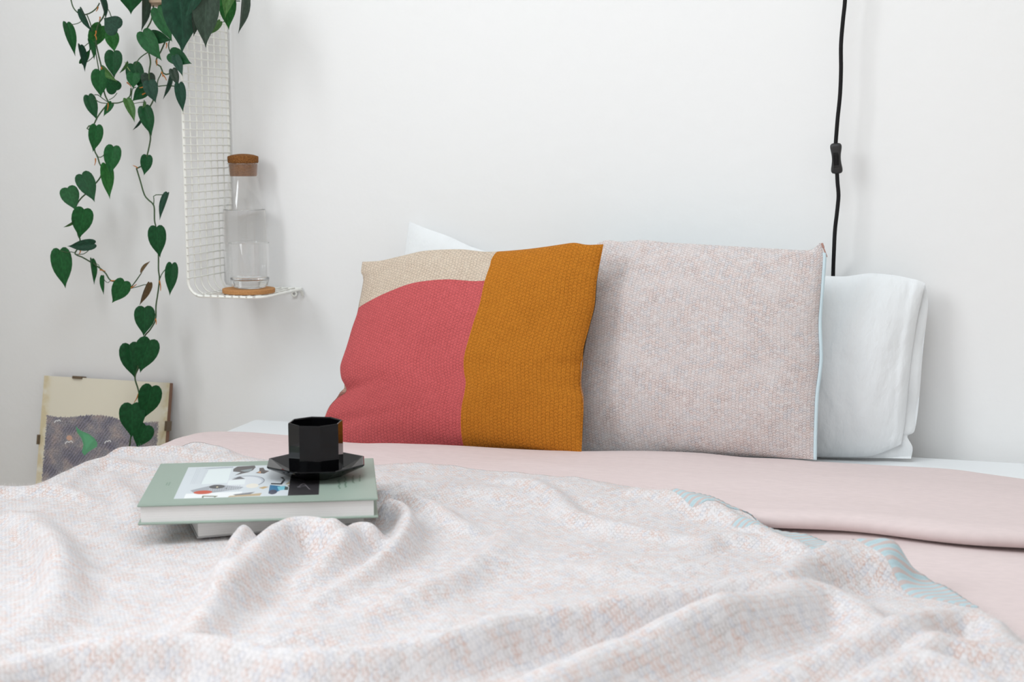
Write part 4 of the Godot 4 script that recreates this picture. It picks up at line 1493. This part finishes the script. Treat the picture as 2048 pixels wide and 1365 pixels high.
func build_plant() -> void:
	var pc := at_z(326, 0, 0.10)
	var pot_y := at_z(326, 12, 0.10).y
	plant = thing("hanging_plant", "trailing heart-leaf plant whose long vines hang down the wall left of the wire shelf", "plant", Vector3.ZERO)
	var pot := thing("plant_pot", "beige hanging plant pot above the vines at the top edge", "pot", Vector3(pc.x, pot_y, 0.10))
	put("pot_body", lathe([[0.0, 0.0], [0.030, 0.0], [0.036, 0.004], [0.062, 0.12], [0.064, 0.124], [0.060, 0.124], [0.056, 0.11], [0.0, 0.11]], 40), M.pot, pot)
	for k in 3:
		var a := TAU * k / 3 + 0.5
		put("hanging_cord", tube(smooth_line([Vector3(sin(a) * 0.063, 0.118, cos(a) * 0.063), Vector3(sin(a) * 0.03, 0.55, cos(a) * 0.03), Vector3(0, 3.0 - pot_y, 0)], 0.05), 0.0012, 6), M.pot, pot)
	var Z := 0.115
	# main vines
	stem([[205, -30], [207, 8], [209, 26], [204, 38], [198, 46], [193, 62], [192, 84], [197, 110], [203, 136], [205, 165], [210, 190], [218, 206]], Z)
	stem([[198, 46], [193, 60], [192, 84], [191, 100], [195, 125], [198, 142]], Z - 0.01, 0.0012)
	stem([[199, 6], [194, 15], [184, 24], [172, 29], [160, 28], [150, 20], [144, 8], [138, -20]], Z, 0.0014)
	stem([[218, 206], [206, 219], [194, 236], [187, 250], [178, 252], [174, 257], [179, 260], [184, 262], [188, 290], [190, 304], [195, 313], [199, 327], [206, 338]], Z)
	stem([[206, 338], [201, 354], [192, 366], [176, 384], [161, 398], [152, 414], [152, 436], [156, 470], [160, 478], [159, 492], [150, 508], [165, 515], [190, 530], [204, 540], [212, 548], [221, 561], [238, 566]], Z)
	stem([[262, 575], [272, 562], [283, 546]], Z, 0.0012)
	stem([[218, 206], [236, 206], [251, 200], [260, 192], [262, 176]], Z, 0.0014)
	stem([[262, 200], [265, 178], [272, 175]], Z, 0.0011)
	stem([[309, -30], [306, 20], [302, 42], [294, 58], [290, 78], [297, 104], [301, 124], [298, 146], [300, 165], [307, 196], [299, 216], [292, 240], [297, 258], [301, 275], [298, 295], [294, 312], [291, 325], [282, 333], [273, 337]], Z)
	stem([[273, 337], [280, 360], [289, 390], [299, 402], [308, 412], [309, 440], [312, 456], [316, 490], [317, 516], [317, 540], [319, 558], [316, 585], [312, 612], [311, 640], [300, 660], [290, 672], [288, 690]], Z)
	stem([[288, 690], [276, 735], [270, 756], [276, 778], [279, 795], [276, 818], [266, 850], [258, 900]], Z, 0.0017)
	stem([[330, 84], [322, 102], [313, 118], [313, 128], [321, 133], [326, 146], [332, 149], [341, 147]], Z)
	stem([[325, 140], [320, 152], [316, 160], [315, 172], [322, 172], [335, 171], [352, 173]], Z, 0.0012)
	stem([[297, 104], [286, 111], [278, 118], [270, 130]], Z, 0.0012)
	stem([[310, 2], [318, 12], [322, 20]], Z, 0.0012)
	stem([[340, 78], [337, 92], [341, 106]], Z, 0.0012)
	for q in [[262, -45, 0.15], [289, -8, 0.14], [358, -20, 0.232], [400, -45, 0.262], [414, -16, 0.248], [455, -8, 0.14], [464, -35, 0.16], [488, -15, 0.15], [440, -40, 0.12], [392, 20, 0.222]]:
		stem([[326, -105, 0.10], [lerpf(326, q[0], 0.45), -150, lerpf(0.10, q[2], 0.5)], [q[0], q[1], q[2]]], Z, 0.0013, "leaf_stalk")
	# leaf stalks
	stem([[170, 31], [163, 42], [155, 47], [140, 50]], Z, 0.0009, "leaf_stalk")
	stem([[174, 30], [180, 45], [185, 62]], Z, 0.0012, "leaf_stalk")
	stem([[209, 14], [217, 20], [222, 32], [225, 42]], Z, 0.0010, "leaf_stalk")
	stem([[192, 84], [180, 84], [170, 92], [162, 94]], Z, 0.0009, "leaf_stalk")
	stem([[191, 108], [182, 118], [172, 125], [164, 127]], Z, 0.0009, "leaf_stalk")
	stem([[217, 205], [205, 197], [196, 190], [189, 190]], Z, 0.0010, "leaf_stalk")
	stem([[216, 207], [204, 206], [196, 203], [190, 198]], Z, 0.0010, "leaf_stalk")
	stem([[218, 200], [228, 194], [234, 186]], Z, 0.0008, "leaf_stalk")
	stem([[193, 313], [200, 315], [207, 311], [214, 302], [226, 296]], Z, 0.0010, "leaf_stalk")
	stem([[307, 411], [308, 400], [307, 393], [312, 390], [334, 390]], Z, 0.0010, "leaf_stalk")
	stem([[319, 560], [324, 548], [332, 538], [343, 530]], Z, 0.0010, "leaf_stalk")
	stem([[155, 509], [168, 508], [178, 500], [184, 492]], Z, 0.0009, "leaf_stalk")
	stem([[150, 506], [142, 504], [134, 505], [122, 502]], Z, 0.0009, "leaf_stalk")
	stem([[200, 536], [197, 530], [190, 527], [184, 524]], Z, 0.0007, "leaf_stalk")
	stem([[221, 562], [216, 566], [210, 562], [205, 555]], Z, 0.0007, "leaf_stalk")
	stem([[262, 577], [275, 574], [288, 570], [298, 570]], Z, 0.0009, "leaf_stalk")
	stem([[265, 208], [280, 205], [290, 205]], Z, 0.0007, "leaf_stalk")
	stem([[260, 142], [252, 130], [250, 124]], Z, 0.0007, "leaf_stalk", M.stem_pale)
	stem([[480, 2], [474, 2], [466, 0]], 0.15, 0.0010, "leaf_stalk")
	stem([[452, 42], [446, 44], [440, 46]], 0.14, 0.0008, "leaf_stalk")
	# orange sheaths and air roots at the joints
	for q in [[200, 34, 198, 42], [196, 14, 192, 23], [192, 62, 190, 72], [190, 70, 193, 80], [203, 134, 202, 148], [216, 206, 214, 222], [179, 258, 187, 279], [191, 317, 189, 331], [208, 345, 206, 359], [151, 404, 148, 417], [333, 86, 332, 97], [313, 120, 313, 132], [323, 144, 325, 154], [326, 150, 333, 161],
			[254, 165, 263, 175], [287, 174, 279, 176], [285, 189, 292, 185], [275, 336, 266, 331], [200, 540, 211, 543], [222, 562, 236, 561], [262, 576, 273, 569], [319, 562, 321, 582], [311, 638, 312, 650], [289, 678, 284, 684], [277, 788, 268, 806], [161, 500, 158, 509]]:
		var mx: float = (q[0] + q[2]) / 2.0 + 1.0
		var my: float = (q[1] + q[3]) / 2.0
		put("leaf_sheath", tube(smooth_line([at_z(q[0], q[1], Z + 0.005), at_z(mx, my, Z + 0.007), at_z(q[2], q[3], Z + 0.008)], 0.004), 0.0016, 6, 0.0006), M.sheath, plant)
	# the left vine
	leaf(133, 48, 151, 109, 20, Z, 1, 1.0)
	leaf(161, 19, 180, 64, 11, Z + 0.01, 3, -1.0)
	leaf(198, -12, 218, 37, 9, Z + 0.015, 3, 1.0)
	leaf(203, -28, 206, 8, 18, Z, 1)
	leaf(203, 52, 176, 100, 34, Z - 0.02, 2, 1.0)
	leaf(222, 66, 230, 102, 28, Z - 0.015, 2)
	leaf(236, 58, 206, 36, 42, Z + 0.02, 3, 1.0, 0.05)
	leaf(227, 104, 226, 155, 35, Z, 0)
	leaf(160, 92, 173, 141, 12, Z + 0.012, 3, 1.0)
	leaf(163, 126, 181, 98, 13, Z, 1, -1.0)
	leaf(179, 82, 192, 117, 9, Z + 0.012, 1, 1.0)
	leaf(200, 142, 199, 194, 35, Z + 0.01, 1)
	leaf(205, 136, 231, 164, 13, Z + 0.004, 5, -1.0)
	leaf(233, 181, 213, 158, 32, Z, 0)
	leaf(177, 192, 193, 240, 25, Z, 0)
	leaf(223, 206, 206, 232, 14, Z, 1, -1.0)
	leaf(253, 199, 272, 242, 18, Z + 0.01, 5)
	leaf(193, 252, 188, 305, 29, Z + 0.01, 1)
	leaf(227, 294, 219, 348, 34, Z + 0.02, 1)
	leaf(212, 330, 219, 398, 26, Z, 2)
	leaf(164, 350, 191, 401, 37, Z + 0.01, 0)
	leaf(135, 377, 151, 419, 37, Z, 1)
	leaf(168, 419, 156, 478, 42, Z + 0.012, 1)
	leaf(149, 442, 128, 457, 4, Z + 0.02, 5)
	leaf(189, 488, 134, 496, 23, Z + 0.015, 3, 1.0, 0.04)
	leaf(120, 501, 130, 577, 41, Z, 1)
	leaf(183, 520, 191, 568, 10, Z, 1, 1.0)
	leaf(206, 553, 205, 590, 8, Z, 1, -1.0)
	leaf(249, 563, 226, 608, 36, Z + 0.01, 1)
	leaf(283, 546, 297, 522, 4, Z, 6)
	leaf(298, 567, 281, 613, 12, Z + 0.01, 6, 1.0, 0.1, "withered brown leaf")
	# the middle tangle
	leaf(266, 129, 285, 178, 32, Z - 0.02, 0)
	leaf(258, 136, 262, 171, 15, Z - 0.015, 0, -1.0)
	leaf(267, 147, 265, 176, 27, Z + 0.005, 1)
	leaf(254, 124, 241, 148, 4, Z + 0.01, 5)
	leaf(296, 148, 298, 186, 28, Z - 0.006, 4)
	leaf(294, 174, 264, 203, 26, Z - 0.008, 0, -1.0)
	leaf(298, 163, 309, 205, 29, Z + 0.012, 3)
	leaf(288, 215, 304, 271, 30, Z + 0.01, 0)
	leaf(289, 203, 287, 217, 5, Z + 0.012, 5)
	leaf(281, 240, 267, 262, 4, Z - 0.01, 3)
	leaf(341, 107, 381, 129, 33, 0.215, 0, 1.0, 0.05)
	leaf(350, 113, 366, 150, 19, 0.228, 3)
	leaf(345, 139, 357, 172, 18, 0.205, 4)
	leaf(340, 150, 330, 199, 7, Z, 3, 1.0)
	leaf(358, 168, 366, 224, 22, 0.215, 3)
	leaf(294, 312, 290, 351, 24, Z, 0)
	leaf(335, 388, 315, 439, 11, Z, 3, -1.0)
	leaf(313, 455, 317, 516, 36, Z + 0.006, 0)
	leaf(344, 529, 340, 592, 26, Z, 0)
	leaf(289, 616, 290, 673, 41, Z, 0)
	leaf(259, 690, 269, 759, 45, Z, 0)
	leaf(300, 681, 277, 746, 48, Z + 0.014, 0)
	leaf(304, 774, 289, 841, 46, Z, 0)
	leaf(264, 810, 265, 877, 51, Z + 0.014, 0)
	leaf(292, 852, 272, 897, 42, Z + 0.004, 0)
	# big leaves at the top
	leaf(262, -45, 260, 28, 62, 0.15, 0)
	leaf(289, -8, 291, 63, 15, 0.14, 4, 1.0)
	leaf(315, 18, 344, 81, 36, 0.13, 1)
	leaf(286, 65, 319, 121, 36, 0.135, 1)
	leaf(302, 72, 340, 80, 27, 0.115, 0)
	leaf(358, -20, 371, 106, 74, 0.232, 3, 1.0, 0.06)
	leaf(400, -45, 366, 43, 40, 0.262, 3, 1.0, 0.04)
	leaf(414, -16, 406, 95, 54, 0.248, 4, 1.0, 0.06)
	leaf(392, 20, 391, 73, 18, 0.222, 4)
	leaf(440, 43, 420, 71, 13, 0.215, 5)
	leaf(455, -8, 455, 59, 35, 0.14, 2)
	leaf(464, -35, 447, 36, 28, 0.16, 5, -1.0)
	leaf(488, -15, 486, 68, 15, 0.15, 4, 1.0)
	leaf(440, -40, 446, 9, 24, 0.12, 0)
	leaf(330, -40, 338, 10, 40, 0.10, 0)
	leaf(380, -30, 385, 40, 40, 0.12, 0)
